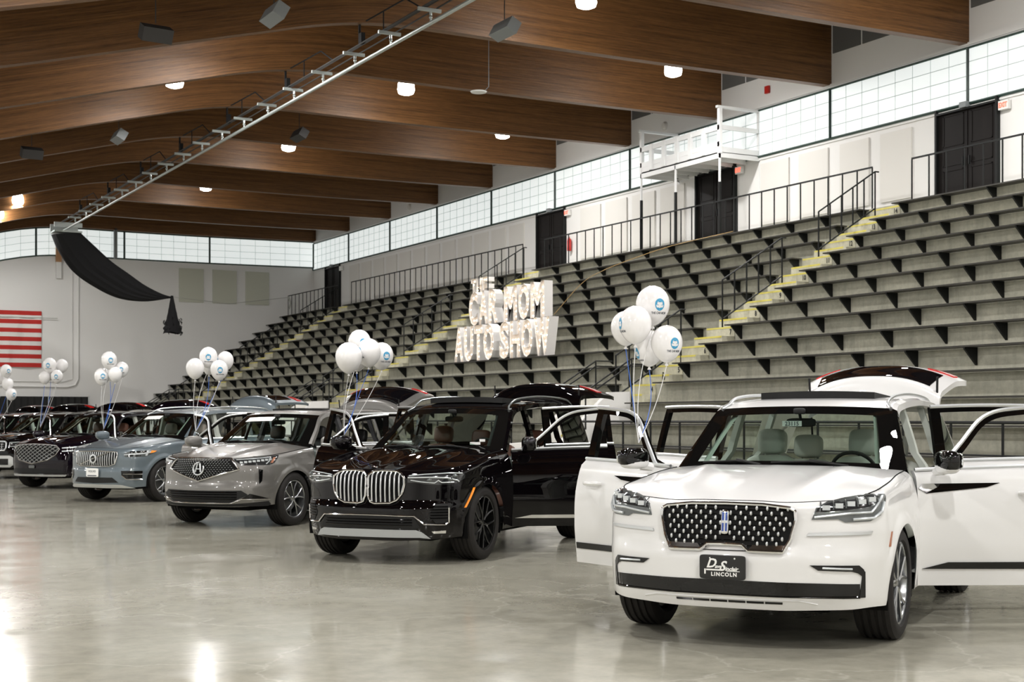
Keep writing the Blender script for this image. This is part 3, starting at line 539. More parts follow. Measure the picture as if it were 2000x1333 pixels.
# ------------------------------------------------------------------ car outlines
BANDS = {
'lincoln': dict(rows=[(.93,0,.27,.985),(.925,.2,.27,.985),(.90,.40,.27,.978),(.83,.60,.275,.985),(.735,.80,.28,1.0),(.615,.92,.29,1.025),(.45,.985,.29,1.05),(.2,1.0,.30,1.075),(0,1.005,.30,1.095),(-.4,1.005,.30,1.135),(-1.2,1.01,.30,1.17),(-2.2,1.01,.30,1.195),(-3.0,1.0,.30,1.205),(-3.6,.97,.32,1.20),(-3.9,.90,.34,1.15),(-4.08,.72,.36,1.1),(-4.14,.35,.36,1.0),(-4.14,0,.36,1.0)],
 pf=[(.2,.09),(.28,.03),(.36,0),(.62,0),(.70,.03),(.95,.06),(1.05,.10)], ps=[(.2,.08),(.3,.03),(.4,.02),(.6,0),(.8,0),(.92,.012),(1.02,.035),(1.1,.06),(1.2,.10)], pr=[(.2,.1),(.35,.02),(.5,0),(.75,.0),(.8,.05),(1.2,.08)], arches=[(0,.445,.36),(-3.02,.445,.36)]),
'bmw': dict(rows=[(.91,0,.25,1.0),(.905,.2,.25,1.0),(.88,.40,.25,.99),(.81,.60,.26,.985),(.70,.77,.27,.99),(.56,.89,.28,1.01),(.40,.95,.29,1.03),(.2,.985,.30,1.06),(0,.995,.30,1.09),(-.4,1.0,.30,1.15),(-1.2,1.0,.30,1.19),(-2.2,1.0,.30,1.215),(-3.0,1.0,.30,1.225),(-3.7,.97,.32,1.22),(-4.0,.90,.34,1.17),(-4.18,.72,.36,1.1),(-4.24,.35,.36,1.0),(-4.24,0,.36,1.0)],
 pf=[(.2,.09),(.28,.02),(.40,0),(.60,0),(.66,.04),(.93,.05),(1.02,.10)], ps=[(.2,.08),(.3,.03),(.4,.02),(.6,0),(.8,0),(.92,.012),(1.02,.035),(1.1,.06),(1.2,.10)], pr=[(.2,.1),(.35,.02),(.5,0),(.75,.0),(.8,.05),(1.2,.08)], arches=[(0,.45,.37),(-3.105,.45,.37)]),
'mdx': dict(rows=[(.97,0,.30,.985),(.955,.2,.30,.985),(.91,.40,.30,.98),(.83,.60,.30,.985),(.71,.78,.31,1.0),(.56,.90,.32,1.01),(.40,.955,.33,1.02),(.2,.98,.33,1.04),(0,.99,.33,1.06),(-.4,.995,.30,1.10),(-1.2,1.0,.30,1.14),(-2.2,1.0,.30,1.16),(-2.9,.99,.30,1.17),(-3.5,.96,.32,1.14),(-3.8,.88,.34,1.12),(-3.98,.7,.36,1.08),(-4.05,.35,.36,1.0),(-4.05,0,.36,1.0)],
 pf=[(.2,.12),(.30,.04),(.40,0),(.55,0),(.60,.01),(.65,.035),(.80,.035),(.95,.07),(1.02,.12)], ps=[(.2,.08),(.3,.03),(.4,.02),(.6,0),(.75,0),(.88,.012),(.97,.04),(1.1,.06),(1.2,.10)], pr=[(.2,.1),(.35,.02),(.5,0),(.75,.0),(.8,.05),(1.2,.08)], arches=[(0,.435,.36),(-2.89,.435,.36)]),
'volvo': dict(rows=[(.86,0,.27,1.0),(.855,.2,.27,1.0),(.83,.40,.27,.99),(.77,.58,.27,.99),(.67,.74,.28,1.0),(.54,.85,.29,1.015),(.38,.915,.30,1.03),(.2,.945,.30,1.055),(0,.955,.30,1.08),(-.4,.96,.30,1.12),(-1.2,.965,.30,1.16),(-2.2,.965,.30,1.18),(-3.0,.96,.30,1.19),(-3.6,.93,.32,1.16),(-3.85,.86,.34,1.14),(-4.02,.68,.36,1.1),(-4.08,.35,.36,1.0),(-4.08,0,.36,1.0)],
 pf=[(.2,.09),(.28,.02),(.36,0),(.58,0),(.63,.025),(.80,.025),(.93,.04),(1.02,.10)], ps=[(.2,.08),(.3,.03),(.4,.02),(.6,0),(.8,0),(.92,.012),(1.02,.035),(1.1,.06),(1.2,.10)], pr=[(.2,.1),(.35,.02),(.5,0),(.75,.0),(.8,.05),(1.2,.08)], arches=[(0,.44,.37),(-2.98,.44,.37)]),
'genesis': dict(rows=[(.87,0,.27,.99),(.86,.2,.27,.99),(.84,.40,.27,.98),(.77,.60,.27,.98),(.66,.77,.28,.99),(.53,.88,.29,1.0),(.38,.945,.30,1.02),(.2,.975,.30,1.05),(0,.985,.30,1.07),(-.4,.985,.30,1.10),(-1.2,.985,.30,1.12),(-2.2,.985,.30,1.13),(-3.0,.98,.30,1.14),(-3.6,.95,.32,1.14),(-3.85,.87,.34,1.12),(-4.0,.7,.36,1.08),(-4.06,.35,.36,1.0),(-4.06,0,.36,1.0)],
 pf=[(.2,.09),(.28,.02),(.36,0),(.60,0),(.75,.02),(.93,.05),(1.02,.10)], ps=[(.2,.08),(.3,.03),(.4,.02),(.6,0),(.8,0),(.92,.012),(1.02,.035),(1.1,.06),(1.2,.10)], pr=[(.2,.1),(.35,.02),(.5,0),(.75,.0),(.8,.05),(1.2,.08)], arches=[(0,.44,.37),(-2.95,.44,.37)]),
}
POSE = {'kia': (6.45, 38.8, -2.54), 'lincoln':(6.548,8.144,-2.5256),'bmw':(6.595,14.466,-2.472),'mdx':(6.533,20.184,-2.519),'volvo':(6.561,26.986,-2.578),'genesis':(6.49,32.7,-2.54)}
# ------------------------------------------------------------------ cars
def crv(P, n=10): return crom(P, n)
def wheel(root, c, side, R, Rr, w, rim, style, tyre):
    """wheel > tyre, rim (> brake_disc); side +1 left, -1 right"""
    h = w/2; cx, cy, cz = c
    t = MB(); prof = [(Rr*.97, -h*.8), (Rr, -h*.86), (Rr+.015, -h), (lerp(Rr, R, .55), -h*1.03), (R-.03, -h*.97), (R-.008, -h*.86)]
    for k, gy in enumerate((-.55, -.18, .18, .55)): prof += [(R, h*(gy-.09)), (R-.012, h*(gy-.05)), (R-.012, h*(gy+.05)), (R, h*(gy+.09))]
    prof += [(R-.008, h*.86), (R-.03, h*.97), (lerp(Rr, R, .55), h*1.03), (Rr+.015, h), (Rr, h*.86), (Rr*.97, h*.8)]
    t.lathe(prof, 'y', c, 56); w_ = mk('wheel', t, tyre, root)
    r = MB(); o = side
    r.lathe([(Rr*1.0, o*h*.93), (Rr*1.02, o*h*.90), (Rr*.96, o*h*.84), (Rr*.93, o*h*.5), (Rr*.9, -o*h*.7), (Rr*.8, -o*h*.75)], 'y', c, 48)
    y1 = h*.80
    n = {'y5': 5, 'y7': 7, 'y6': 6, 'm10': 10}[style]
    for i in range(n):
        a = 2*PI*i/n+.3
        def P(rad, ang, d): return A(cx+rad*math.cos(ang), cy+o*(y1-d), cz+rad*math.sin(ang))
        ww = Rr*.055
        for da in ((-.30, .30) if n < 7 else (-.2, .2)) if style != 'm10' else (-.12, .12):
            ra = Rr*(.42 if style != 'm10' else .3)
            r.tube([P(Rr*.12, a, .012), P(ra*.8, a+da*.12, .008), P(Rr*.7, a+da*.72, .006), P(Rr*.955, a+da, .0)], [ww*1.1, ww*.9, ww*.75, ww*.8], 6)
    r.lathe([(0, o*(y1-.002)), (Rr*.12, o*(y1-.004)), (Rr*.17, o*(y1-.02)), (Rr*.18, o*(y1-.06))], 'y', c, 24)
    rm = mk('rim', r, rim, w_)
    d = MB(); d.lathe([(.02, o*h*.1), (Rr*.68, o*h*.1), (Rr*.68, o*h*.02), (.02, o*h*.02)], 'y', c, 32); mk('brake_disc', d, MT['disc'], w_)
    return w_

def seat(root, x, y, z0, mat, w=.48, hz=.54, hr=True, name='seat'):
    m = MB(); m.rbox((x+.22, y, z0+.08), (.56, w, .2), 5)
    th = .2; Rm = A((math.cos(th), 0, -math.sin(th)), (0, 1, 0), (math.sin(th), 0, math.cos(th)))
    m.rbox((x-.1, y, z0+.14+hz/2), (.17, w, hz+.1), 4.5, R=Rm)
    s = mk(name, m, mat, root)
    if hr:
        h = MB(); h.rbox((x-.19, y, z0+hz+.30), (.13, w*.5, .21), 4, R=Rm); h.cyl((x-.18, y-.06, z0+hz+.1), (x-.19, y-.06, z0+hz+.25), .008, 6); h.cyl((x-.18, y+.06, z0+hz+.1), (x-.19, y+.06, z0+hz+.25), .008, 6)
        mk('headrest', h, mat, s)

def build_car(sp):
    B = Band(**sp['band']); name = sp.get('name', 'car')
    root = empty(name, (sp['pose'][0], sp['pose'][1], 0), sp['pose'][2]); tag(root, sp['label'], 'car', 'cars parked in a row with open doors')
    PT = MT[sp['paint']]; det = sp.get('detail', 2)
    xd, xb, xr, xe = sp['xd'], sp['xb'], sp['xr'], sp['rail'][-1][0]
    s_d = B.s_at_x(xd); s_b = B.s_at_x(xb); s_r = B.s_at_x(xr); zs = .40
    # --- shell: nose and fenders, sills, tail
    m = MB()
    m.grid(B.surf(-s_d, s_d, 150 if det > 1 else 90, 30 if det > 1 else 20))
    mk('fender_and_bumper', m, PT, root)
    for sg in (1, -1):
        m = MB(); m.grid(B.surf(*sorted((sg*(s_d), sg*s_r)), 30, 5, zt=zs))
        S = np.linspace(s_d, s_r, 20)*sg; m.grid(np.stack([B.pt(S, 0*S+zs, 0), B.pt(S, 0*S+zs+.01, -.06), B.pt(S, 0*S+zs-.04, -.16)], 1)); mk('sill', m, PT, root)
    m = MB(); L = B.L; zt_r = .84
    for sg in (1, -1):
        s2 = L-.62
        m.grid(B.surf(*sorted((sg*s_r, sg*s2)), 40, 16))
        S = np.linspace(s2, L, 16)*sg; Z = np.linspace(0, 1, 10)[None]; lo = B.zb(S); hi = np.minimum(B.col(S, 3), zt_r+(B.col(S, 3)-zt_r)*np.clip((L-.5-np.abs(S))/.12, 0, 1))
        m.grid(B.pt(np.broadcast_to(S[:, None], (16, 10)), lo[:, None]+(hi-lo)[:, None]*Z))
    mk('rear_quarter', m, PT, root)
    # --- under body, wheel wells, engine bay blackness
    m = MB(); m.b2((-3.9, -.62, .24), (.62, .62, .34)); m.b2((-2.55, -.93, .27), (-.5, .93, .36))
    for xa, Ra, zc in B.arches:
        for sg in (1, -1):
            P = []
            for ph in np.linspace(-.25, PI+.25, 22):
                x, z = xa+(Ra-.004)*math.cos(ph), zc+(Ra-.004)*math.sin(ph); P.append([(x, sg*(B.R[:, 1].max()-.035), z), (x, sg*.6, z)])
            m.grid(P); m.prism([(xa+Ra*math.cos(p), max(zc+Ra*math.sin(p), .2)) for p in np.linspace(0, PI, 16)], (0, -sg*.01, 0), (0, sg*.6, 0), ((1, 0, 0), (0, 0, 1)))
    m.b2((.3, -.6, .28), (.62, .6, .34)); m.b2((-.45, -.86, .35), (-.40, .86, 1.02))
    mk('underbody', m, MT['under'], root)
    # --- hood
    sc, sw = B.s_at_y(sp['hood_y']), B.s_at_x(sp['cowl'][1][0]+.0)
    xc0, zc0 = B.pt([0.], [B.col(0., 3)])[0][[0, 2]]; (xcc, zcc), (xce, zce) = sp['cowl']
    n, k = 37, 26; G = np.zeros((n, k, 3)); U = np.linspace(-1, 1, n); J = np.linspace(0, 1, k)
    fr_s = U*sc; fr = B.pt(fr_s, B.col(fr_s, 3), .0)
    se = lerp(sc, sw, J); ed = B.pt(se, B.col(se, 3))
    for j, t in enumerate(J):
        xe_, ye, ze = ed[j]; xc = lerp(xc0, xcc, t); zc = lerp(zc0, zcc, 1-(1-t)**1.7)
        q = np.abs(U)**2; row = np.c_[lerp(xc, xe_, q), U*ye, lerp(zc, ze, np.abs(U)**sp.get('crown', 2.6))]
        for (u0, wd, hh) in sp.get('ridges', []): row[:, 2] += hh*np.exp(-((np.abs(U)-lerp(u0[0], u0[1], t))/wd)**2)*min(1, t*4)*min(1, (1-t)*5+.35)
        if j == 0: d0 = fr-row
        G[:, j] = row+d0*(1-t)**5
        G[0, j] = ed[j]*(1, -1, 1); G[-1, j] = ed[j]
    m = MB(); m.grid(G, flip=True); mk('hood', m, PT, root)
    m = MB(); m.tube(np.vstack([ed*A(1, -1, 1), ])[::-1]+A(0, 0, .001), .005, 4); m.tube(fr+A(.001, 0, -.002), .0045, 4); m.tube(ed+A(0, 0, .001), .005, 4); mk('hood_seam', m, MT['under'], root)
    # gutter between hood and screen
    cw = np.array([(lerp(xcc, xce, u*u)-.0, u*ed[-1][1], lerp(zcc, zce, abs(u)**2.2)) for u in np.linspace(-1, 1, 25)])
    # --- greenhouse curves (left side)
    RL = crv(sp['rail'], 8)                                # roof rail line from screen foot over the header to the tail
    ih = 16; hc = sp['header']        # header index, centre of header (x,z)
    ya = ed[-1][1]
    nA = 14; foot = A(RL[0][0], RL[0][1], RL[0][2]); edge = resample(RL[:ih+1], nA)
    W = np.zeros((25, nA, 3))
    for j in range(nA):
        e = edge[j]; t = j/(nA-1); cxx = lerp(sp['cowl'][0][0]-.03, hc[0], t); czz = lerp(sp['cowl'][0][1]-.012, hc[1], t)+.02*math.sin(PI*t)
        for i, u in enumerate(np.linspace(-1, 1, 25)):
            q = abs(u)**2.1; W[i, j] = (lerp(cxx, e[0], q), u*e[1], lerp(czz, e[2], q))
    fb, ft, fs = 1, 11, 2
    m = MB(); g = W[fs:25-fs, fb:ft+1]; m.grid(g); mk('windshield', m, MT['glass'], root)
    m = MB(); m.grid(W[:, :fb+1]); m.grid(W[:, ft:]); m.grid(W[:fs+1, fb:ft+1]); m.grid(W[25-fs-1:, fb:ft+1])
    m.grid(np.stack([W[:, 0]+A(0, 0, .0), cw+A(-.0, 0, -.012), cw+A(.03, 0, -.07)], 1)); mk('windshield_border', m, MT['gloss_black'], root)
    if sp.get('banner'):
        a_, b_ = sp['banner']; g = W[a_:b_, 9:12]+A(.012, 0, .012); m = MB(); m.shell(g, g-A(.003, 0, .003)); mk('screen_banner', m, MT['label_white'], root)
    for sg in (1, -1):                               # lining of the front pillars, seen through the screen
        i = 3 if sg < 0 else 21; g = W[i, 1:ft+1]; d_ = np.array([(-.03, -sg*.0, 0), (-.07, sg*.045, 0), (-.12, sg*.10, -.0)]); m = MB()
        m.grid(np.stack([g+A(-.025, sg*(-.02 if sg < 0 else .03), 0), g+A(-.04, sg*(.0 if sg < 0 else .04), 0), g+A(-.09, sg*.045, 0), g+A(-.15, sg*.055, 0)], 1)); mk('pillar_lining', m, MT[sp['trim']], root)
    # pillars and cant rail
    off = np.zeros_like(RL); d = np.clip(np.linspace(0, 1, len(RL))*3, 0, 1); tt = np.clip((RL[:, 0]-RL[ih, 0])/(RL[0, 0]-RL[ih, 0]), 0, 1)
    off[:, 0] = -.085*tt; off[:, 1] = lerp(.052, .03, tt); off[:, 2] = lerp(-.062, -.035, tt); O = RL+off
    def cant(mb, a, b, sg):
        P = np.stack([RL[a:b], RL[a:b]*.6+O[a:b]*.4+A(.0, .016, .008), O[a:b], O[a:b]+A(0, -.05, -.012), O[a:b]+A(0, -.09, .02)], 1)
        mb.grid(P*A(1, sg, 1))
    for sg in (1, -1): m = MB(); cant(m, 0, ih+1, sg); mk('front_pillar', m, MT['gloss_black'] if sp.get('black_a') else PT, root)
    m = MB(); [cant(m, ih, len(RL), s) for s in (1, -1)]
    # roof skin
    nr = 22; rr = resample(RL[ih:], nr); Rf = np.zeros((21, nr, 3))
    for j in range(nr):
        e = rr[j]; t = j/(nr-1)
        for i, u in enumerate(np.linspace(-1, 1, 21)):
            q = abs(u)**2.3; c0 = hc[0] if j == 0 else None
            Rf[i, j] = (e[0]+(hc[0]-rr[0][0])*(1-q)*max(0, 1-t*6), u*e[1], e[2]+(hc[1]-rr[0][2])*(1-q)*1.0)
    m.grid(Rf, flip=True); mk('roof', m, PT, root)
    m = MB(); m.grid((Rf-A(0, 0, .05))*A(1, .93, 1)); mk('headliner', m, MT[sp['trim']], root)
    # side surface of the greenhouse
    def belt(x): s = B.s_at_x(x); return B.pt([s], [B.col(s, 3)])[0]
    def yg(x, z):
        b = belt(x); o = np.array([np.interp(-x, -O[:, 0], O[:, c]) for c in (1, 2)]); t = (z-b[2])/max(.02, o[1]-b[2]); return lerp(b[1]-.012, o[0], np.clip(t, 0, 1)**1.15)
    def oz(x): return float(np.interp(-x, -O[:, 0], O[:, 2]))
    def bz(x): return float(belt(x)[2])
    # rear quarter greenhouse: pillar, glass
    xq = xr+.05
    def side_strip(mb, xs, lo, hi, inn, sg, rows=8):
        P = [[(x, yg(x, lerp(l, h, t))-inn, lerp(l, h, t)) for t in np.linspace(0, 1, rows)] for x, l, h in zip(xs, lo, hi)]
        mb.grid(np.array(P)*A(1, sg, 1))
    tx = sp['tail'][0][0]+.06
    xs = np.linspace(xq, tx, 16)
    for sg in (1, -1):
        gl = MB(); dp = MB(); side_strip(dp, xs, [bz(x) for x in xs], [oz(x)+.01 for x in xs], 0, sg)
        g0, g1 = xq-.08, lerp(xq, tx, .72); gx = np.linspace(g0, g1, 12)
        side_strip(gl, gx, [bz(x)+.03 for x in gx], [min(oz(x)-.05, oz(x)-.05-.0*(x)) for x in gx], -.006, sg)
        mk('rear_pillar', dp, PT if not sp.get('black_d') else MT['gloss_black'], root); mk('quarter_window', gl, MT['dark_glass'], root)
    # B and C pillars
    for sg in (1, -1):
        for xp, wd in ((xb+.0, .13), (xr+.03, .1)):
            P = []; m = MB()
            for z in np.linspace(.42, oz(xp)-.0, 14):
                zz = z; y = (yg(xp, z) if z > bz(xp) else float(B.pt([B.s_at_x(xp)], [z])[0][1]))-.055; w2 = wd*(1.15 if z < bz(xp) else .8)/2
                xo = 0 if xp == xb+.0 else -.25*max(0, (bz(xp)-z))*0
                P.append([(xp+w2+xo, y-.05, zz), (xp+w2*.8+xo, y, zz), (xp-w2*.8+xo, y, zz), (xp-w2+xo, y-.05, zz)])
            m.grid(np.array(P)*A(1, sg, 1), cv=True); mk('centre_pillar' if xp == xb else 'door_pillar', m, MT[sp.get('pillar', sp['trim'])], root)
    # --- cabin
    ti = MT[sp['trim']]; da = MT[sp['dash']]
    m = MB(); m.b2((-3.75, -.86, .33), (-.45, .86, .42)); m.b2((-3.8, -.84, .42), (-3.0, .84, .62)); mk('cabin_floor', m, MT['under'], root)
    zd = sp['rail'][0][2]-.10
    m = MB(); m.rbox((xcc-.50, 0, zd-.10), (.62, 1.62, .26), 6, 28, 14); m.rbox((xcc-.66, .38, zd+.01), (.3, .42, .12), 3); m.b2((-2.0, -.12, .42), (-1.0, .12, .82)); mk('dashboard', m, da, root)
    m = MB(); a = np.linspace(0, 2*PI, 28, endpoint=False); tl = .45; wc = A(xcc-.83, .38, zd+.05)
    ring = [wc+A(-math.sin(tl)*math.sin(t)*-.18, .18*math.cos(t), math.cos(tl)*.18*math.sin(t)) for t in a]; m.tube(ring, .015, 8, closed=True)
    m.rbox(wc, (.06, .13, .1), 3, 12, 8); [m.tube([wc, ring[k]], .012, 6) for k in (0, 14, 21)]; m.cyl(wc, wc+A(.3, 0, -.08), .025, 8); mk('steering_wheel', m, MT['soft_black'], root)
    zsx = sp.get('seat_z', .50)
    for y in (.38, -.38): seat(root, xb+.28, y, zsx, MT[sp['seat']])
    if det > 0:
        for y in (.38, -.38): seat(root, xr+.05, y, zsx+.02, MT[sp['seat']], w=.52, hz=.46, name='rear_seat')
    m = MB(); mx, mz = hc[0]+.08, hc[1]-.11; m.rbox((mx-.05, 0, mz-.02), (.03, .24, .07), 4, 16, 10); m.cyl((mx, 0, mz+.06), (mx-.04, 0, mz), .012, 6); m.rbox((mx+.0, 0, mz+.07), (.08, .09, .05), 4, 12, 8); mk('rear_view_mirror', m, MT['soft_black'], root)
    # --- wipers
    for y0, y1 in ((.50, -.08), (-.12, -.66)):
        m = MB(); f = lambda y, u: W[int(round((y/ya+1)*12)), 0]*(1-u)+W[int(round((y/ya+1)*12)), 2]*u+A(.01, 0, .012)
        m.tube([f(y0, 0), f(lerp(y0, y1, .5), .35), f(y1, .2)], .009, 6); m.tube([f(y0, 0)+A(.02, 0, 0), f(lerp(y0, y1, .5), .45)], .012, 6); mk('wiper', m, MT['soft_black'], root)
    # --- roof rails and sunroof
    if sp.get('rails'):
        for sg in (1, -1):
            m = MB(); P = [RL[ih-1]+A(-.02, -.015, .02)]; ra = RL[ih+2:-5]; hR = sp.get('rail_h', .045)
            for i, p in enumerate(ra): t = i/(len(ra)-1); P.append(p+A(0, -.045, .015+hR*min(1, 6*t, 6*(1-t))))
            P.append(RL[-4]+A(0, -.04, .0)); m.tube(np.array(P)*A(1, sg, 1), .013, 8); mk('roof_rail', m, MT[sp['rails']], root)
    if sp.get('sunroof'):
        x0, x1, y, z, h = sp['sunroof']; m = MB()
        P = []
        for t in np.linspace(0, 1, 8):
            x = lerp(x0, x1, t); P.append([(x+.05*(1-(v/y)**2)*(1-t), v, z+h*(1-t*.45)-.012*(v/y)**2) for v in np.linspace(-y, y, 15)])
        P = np.array(P); m.shell(P, P-A(0, 0, 1)*(h+.03)*np.linspace(1, .5, 8)[:, None, None]); mk('sunroof', m, MT['soft_black'], root)
    # --- doors
    def door(kind, sg):
        x0, x1 = (xd, xb) if kind == 'front' else (xb-.015, xr); sA, sB = B.s_at_x(x0)+.006, B.s_at_x(x1)-.006
        hinge = A(x0, float(B.pt([sA], [.7])[0][1])-.03); ang = math.radians(sp['open'][0 if kind == 'front' else 1])
        def rot(V):
            V = V.copy(); dx, dy = V[:, 0]-hinge[0], V[:, 1]-hinge[1]; c, s = math.cos(-ang), math.sin(-ang)
            V[:, 0] = hinge[0]+c*dx-s*dy; V[:, 1] = hinge[1]+s*dx+c*dy; return V
        def fin(nm, mb, mat, par):
            mb.xf(rot)
            if sg < 0: mb.mir()
            return mk(nm, mb, mat, par)
        zl = sp.get('door_z', .31); S = B.cols(sA, sB, 22); lo = np.maximum(B.zb(S), zl); hi = B.col(S, 3); T = np.linspace(0, 1, 20)[None]
        Z = lo[:, None]+(hi-lo)[:, None]*T; SS = np.broadcast_to(S[:, None], Z.shape); po = B.pt(SS, Z, .002); pi_ = B.pt(SS, Z, -.075)
        m = MB(); m.shell(po, pi_); dr = fin(kind+'_door', m, PT, root)
        m = MB(); m.shell(B.pt(SS, Z, -.078)[2:-2, 1:], B.pt(SS, Z, -.11)[2:-2, 1:]); fin('door_trim', m, ti, dr)
        # lower dark strip
        if det > 0 and sp.get('strip'):
            z0, z1, smat = sp['strip']; m = MB(); B.poly(m, [(sA+.03, z0+.004), (sA+.22, z1), (sB-.02, z1), (sB-.02, z0)] if kind == 'front' else [(sA+.02, z0), (sA+.02, z1), (sB-.2, z1), (sB-.2, z0)], .012, .02, 12, 3); fin('door_molding', m, MT[smat], dr)
        # window frame
        xs = np.linspace(x0-.10 if kind == 'front' else x0-.005, x1+.005, 26)
        top = [(x, oz(x)) for x in xs]; xb0 = xs[0]; fw = .05
        def P3(x, z, inn=0): return (x, yg(x, z)+.006-inn, z)
        m = MB(); out = [P3(x, oz(x)-.004) for x in xs]; 
        if kind == 'front': inn = [P3(min(x, x0-.10-.0)-.05*(1-min(1, (x0-x)/.9)), max(bz(x), oz(x)-fw-.0)) for x in xs]
        else: inn = [P3(x, oz(x)-fw) for x in xs]
        o_, i_ = np.array(out), np.array(inn); m.shell(np.stack([o_, i_], 1), np.stack([o_-A(0, .04, 0), i_-A(0, .04, 0)], 1))
        pw = .085 if kind == 'front' else .06
        for (xa_, xb_) in ([(x1+.005, x1+.005+pw)] if kind == 'front' else [(x0-.005-.085, x0-.005), (x1+.005, x1+.005+pw)]):
            zz = np.linspace(0, 1, 12); f = lambda x, t: P3(x, lerp(bz(x)-.01, oz(x)-.01, t)); P = np.array([[f(xa_, t) for t in zz], [f(xb_, t) for t in zz]]); m.shell(P, P-A(0, .045, 0))
        if kind == 'front' :
            tri = [P3(xb0+.02, bz(xb0)), P3(xb0-.20, bz(xb0)), P3(xb0-.20, min(oz(xb0-.16), bz(xb0)+.13))]; V = np.array(tri); m.add(np.vstack([V, V-A(0, .03, 0)]), [(0, 1, 2), (5, 4, 3), (0, 3, 4, 1), (1, 4, 5, 2), (2, 5, 3, 0)])
        fr = fin('window_frame', m, MT['gloss_black'], dr)
        if det > 0:
            m = MB(); m.tube([P3(x, oz(x)+.002, -.008) for x in xs], .016, 6); fin('window_trim', m, MT[sp.get('wtrim', 'chrome')], fr); m = MB(); m.tube([P3(x, bz(x)+.008, -.012) for x in (xs if kind == 'rear' else np.linspace(x0-.01, x1+.005, 20))], .015, 6); fin('belt_molding', m, MT[sp.get('wtrim', 'chrome')], fr)
            hx = x1+.24; hs = B.s_at_x(hx); hz = bz(hx)-.19; m = MB()
            P = B.pt(hs-np.linspace(-.11, .11, 9), np.full(9, hz), 0)+np.array([(0, .018+.04*math.sin(PI*t)**.5, 0) for t in np.linspace(0, 1, 9)]); m.tube(P, [.012]+[.018]*7+[.012], 8); fin('door_handle', m, PT, dr)
            m = MB(); cxh = float(hs); th = np.linspace(0, 2*PI, 16, endpoint=False)
            m.grid(np.array([[B.pt([cxh+r*.075*math.cos(t)], [hz+r*.045*math.sin(t)], .0032-.0*r)[0] for t in th] for r in (.02, 1)]), cv=True); fin('handle_recess', m, PT, dr)
        if kind == 'front':
            mc = A(x0-.17, hinge[1]+.175, bz(x0-.2)+sp.get('mir_z', .075)); m = MB(); m.rbox(mc, (.15, .27, .155), 3.0, 24, 14); mk_ = fin('side_mirror', m, MT[sp.get('mir_cap', sp['paint'])], dr)
            m = MB(); m.rbox(mc+A(0, -.01, -.035), (.145, .25, .115), 3.0, 20, 10); m.tube([mc+A(0, -.08, -.06), A(x0-.14, hinge[1]+.0, bz(x0-.1)-.01)], [.045, .03], 8); fin('mirror_foot', m, MT[sp.get('mir_foot', sp['paint'])], mk_)
            m = MB(); m.rbox(mc+A(-.07, 0, .0), (.02, .23, .12), 4, 16, 8); fin('mirror_glass', m, MT['mirror'], mk_)
        for nm, f2, mt in sp.get('door_extra', {}).get(kind, []):
            m = MB(); f2(B, m, sg); fin(nm, m, MT[mt], dr)
        return dr
    for sg in (1, -1): door('front', sg); door('rear', sg)
    # --- tailgate (raised)
    TP = np.array(sp['tail'], float)                       # closed profile (x, z, halfwidth) from hinge down
    hg = TP[0]; ang = math.radians(sp['tail_open']); q = crv(TP, 5); rows_ = []
    for (x, z, hw) in q:
        rows_.append([(x+.16*(abs(u)**2.4), u*hw, z-.02*abs(u)**2) for u in np.linspace(-1, 1, 25)])
    P = np.array(rows_)
    def rt(V):
        V = V.copy(); dx, dz = V[..., 0]-hg[0], V[..., 1+1]-hg[1]; c, s = math.cos(ang), math.sin(ang)
        V[..., 0] = hg[0]+c*dx+s*dz*1; V[..., 2] = hg[1]-s*dx+c*dz; return V
    N = np.zeros_like(P); dP = np.gradient(P, axis=0); N[..., 0] = dP[..., 2]; N[..., 2] = -dP[..., 0]; N /= np.linalg.norm(N, axis=-1)[..., None]+1e-9
    m = MB(); m.shell(rt(P), rt(P-N*.05)); tg = mk('tailgate', m, PT, root)
    ga, gb = sp['tail_glass']; m = MB(); m.shell(rt(P[ga:gb, 2:-2]+N[ga:gb, 2:-2]*.006), rt(P[ga:gb, 2:-2])); mk('rear_window', m, MT['dark_gloss'], tg)
    for sl in ((1, 6), (19, 24)):
        m = MB(); a_, b_ = sp.get('tail_lamp', (gb+1, gb+4)); m.shell(rt(P[a_:b_, sl[0]:sl[1]]+N[a_:b_, sl[0]:sl[1]]*.012), rt(P[a_:b_, sl[0]:sl[1]]-N[a_:b_, sl[0]:sl[1]]*.01)); mk('tail_light', m, MT['red_lens'], tg)
    for sg in (1, -1):
        m = MB(); m.cyl((hg[0]-.10, sg*(hg[2]-.02), 1.28), rt(A(TP[2][0], sg*(TP[2][2]-.03), TP[2][1])), .011, 8); mk('gas_strut', m, MT['soft_black'], tg)
    # --- wheels
    R = sp['R']
    for xa, _, _ in B.arches:
        for sg in (1, -1): wheel(root, (xa, sg*sp['track'], R), sg, R, sp['Rr'], sp.get('tw', .27), MT[sp['rim']], sp['spokes'], MT['tyre'])
    for f2 in sp.get('extra', []): f2(root, B, sp)
    return root
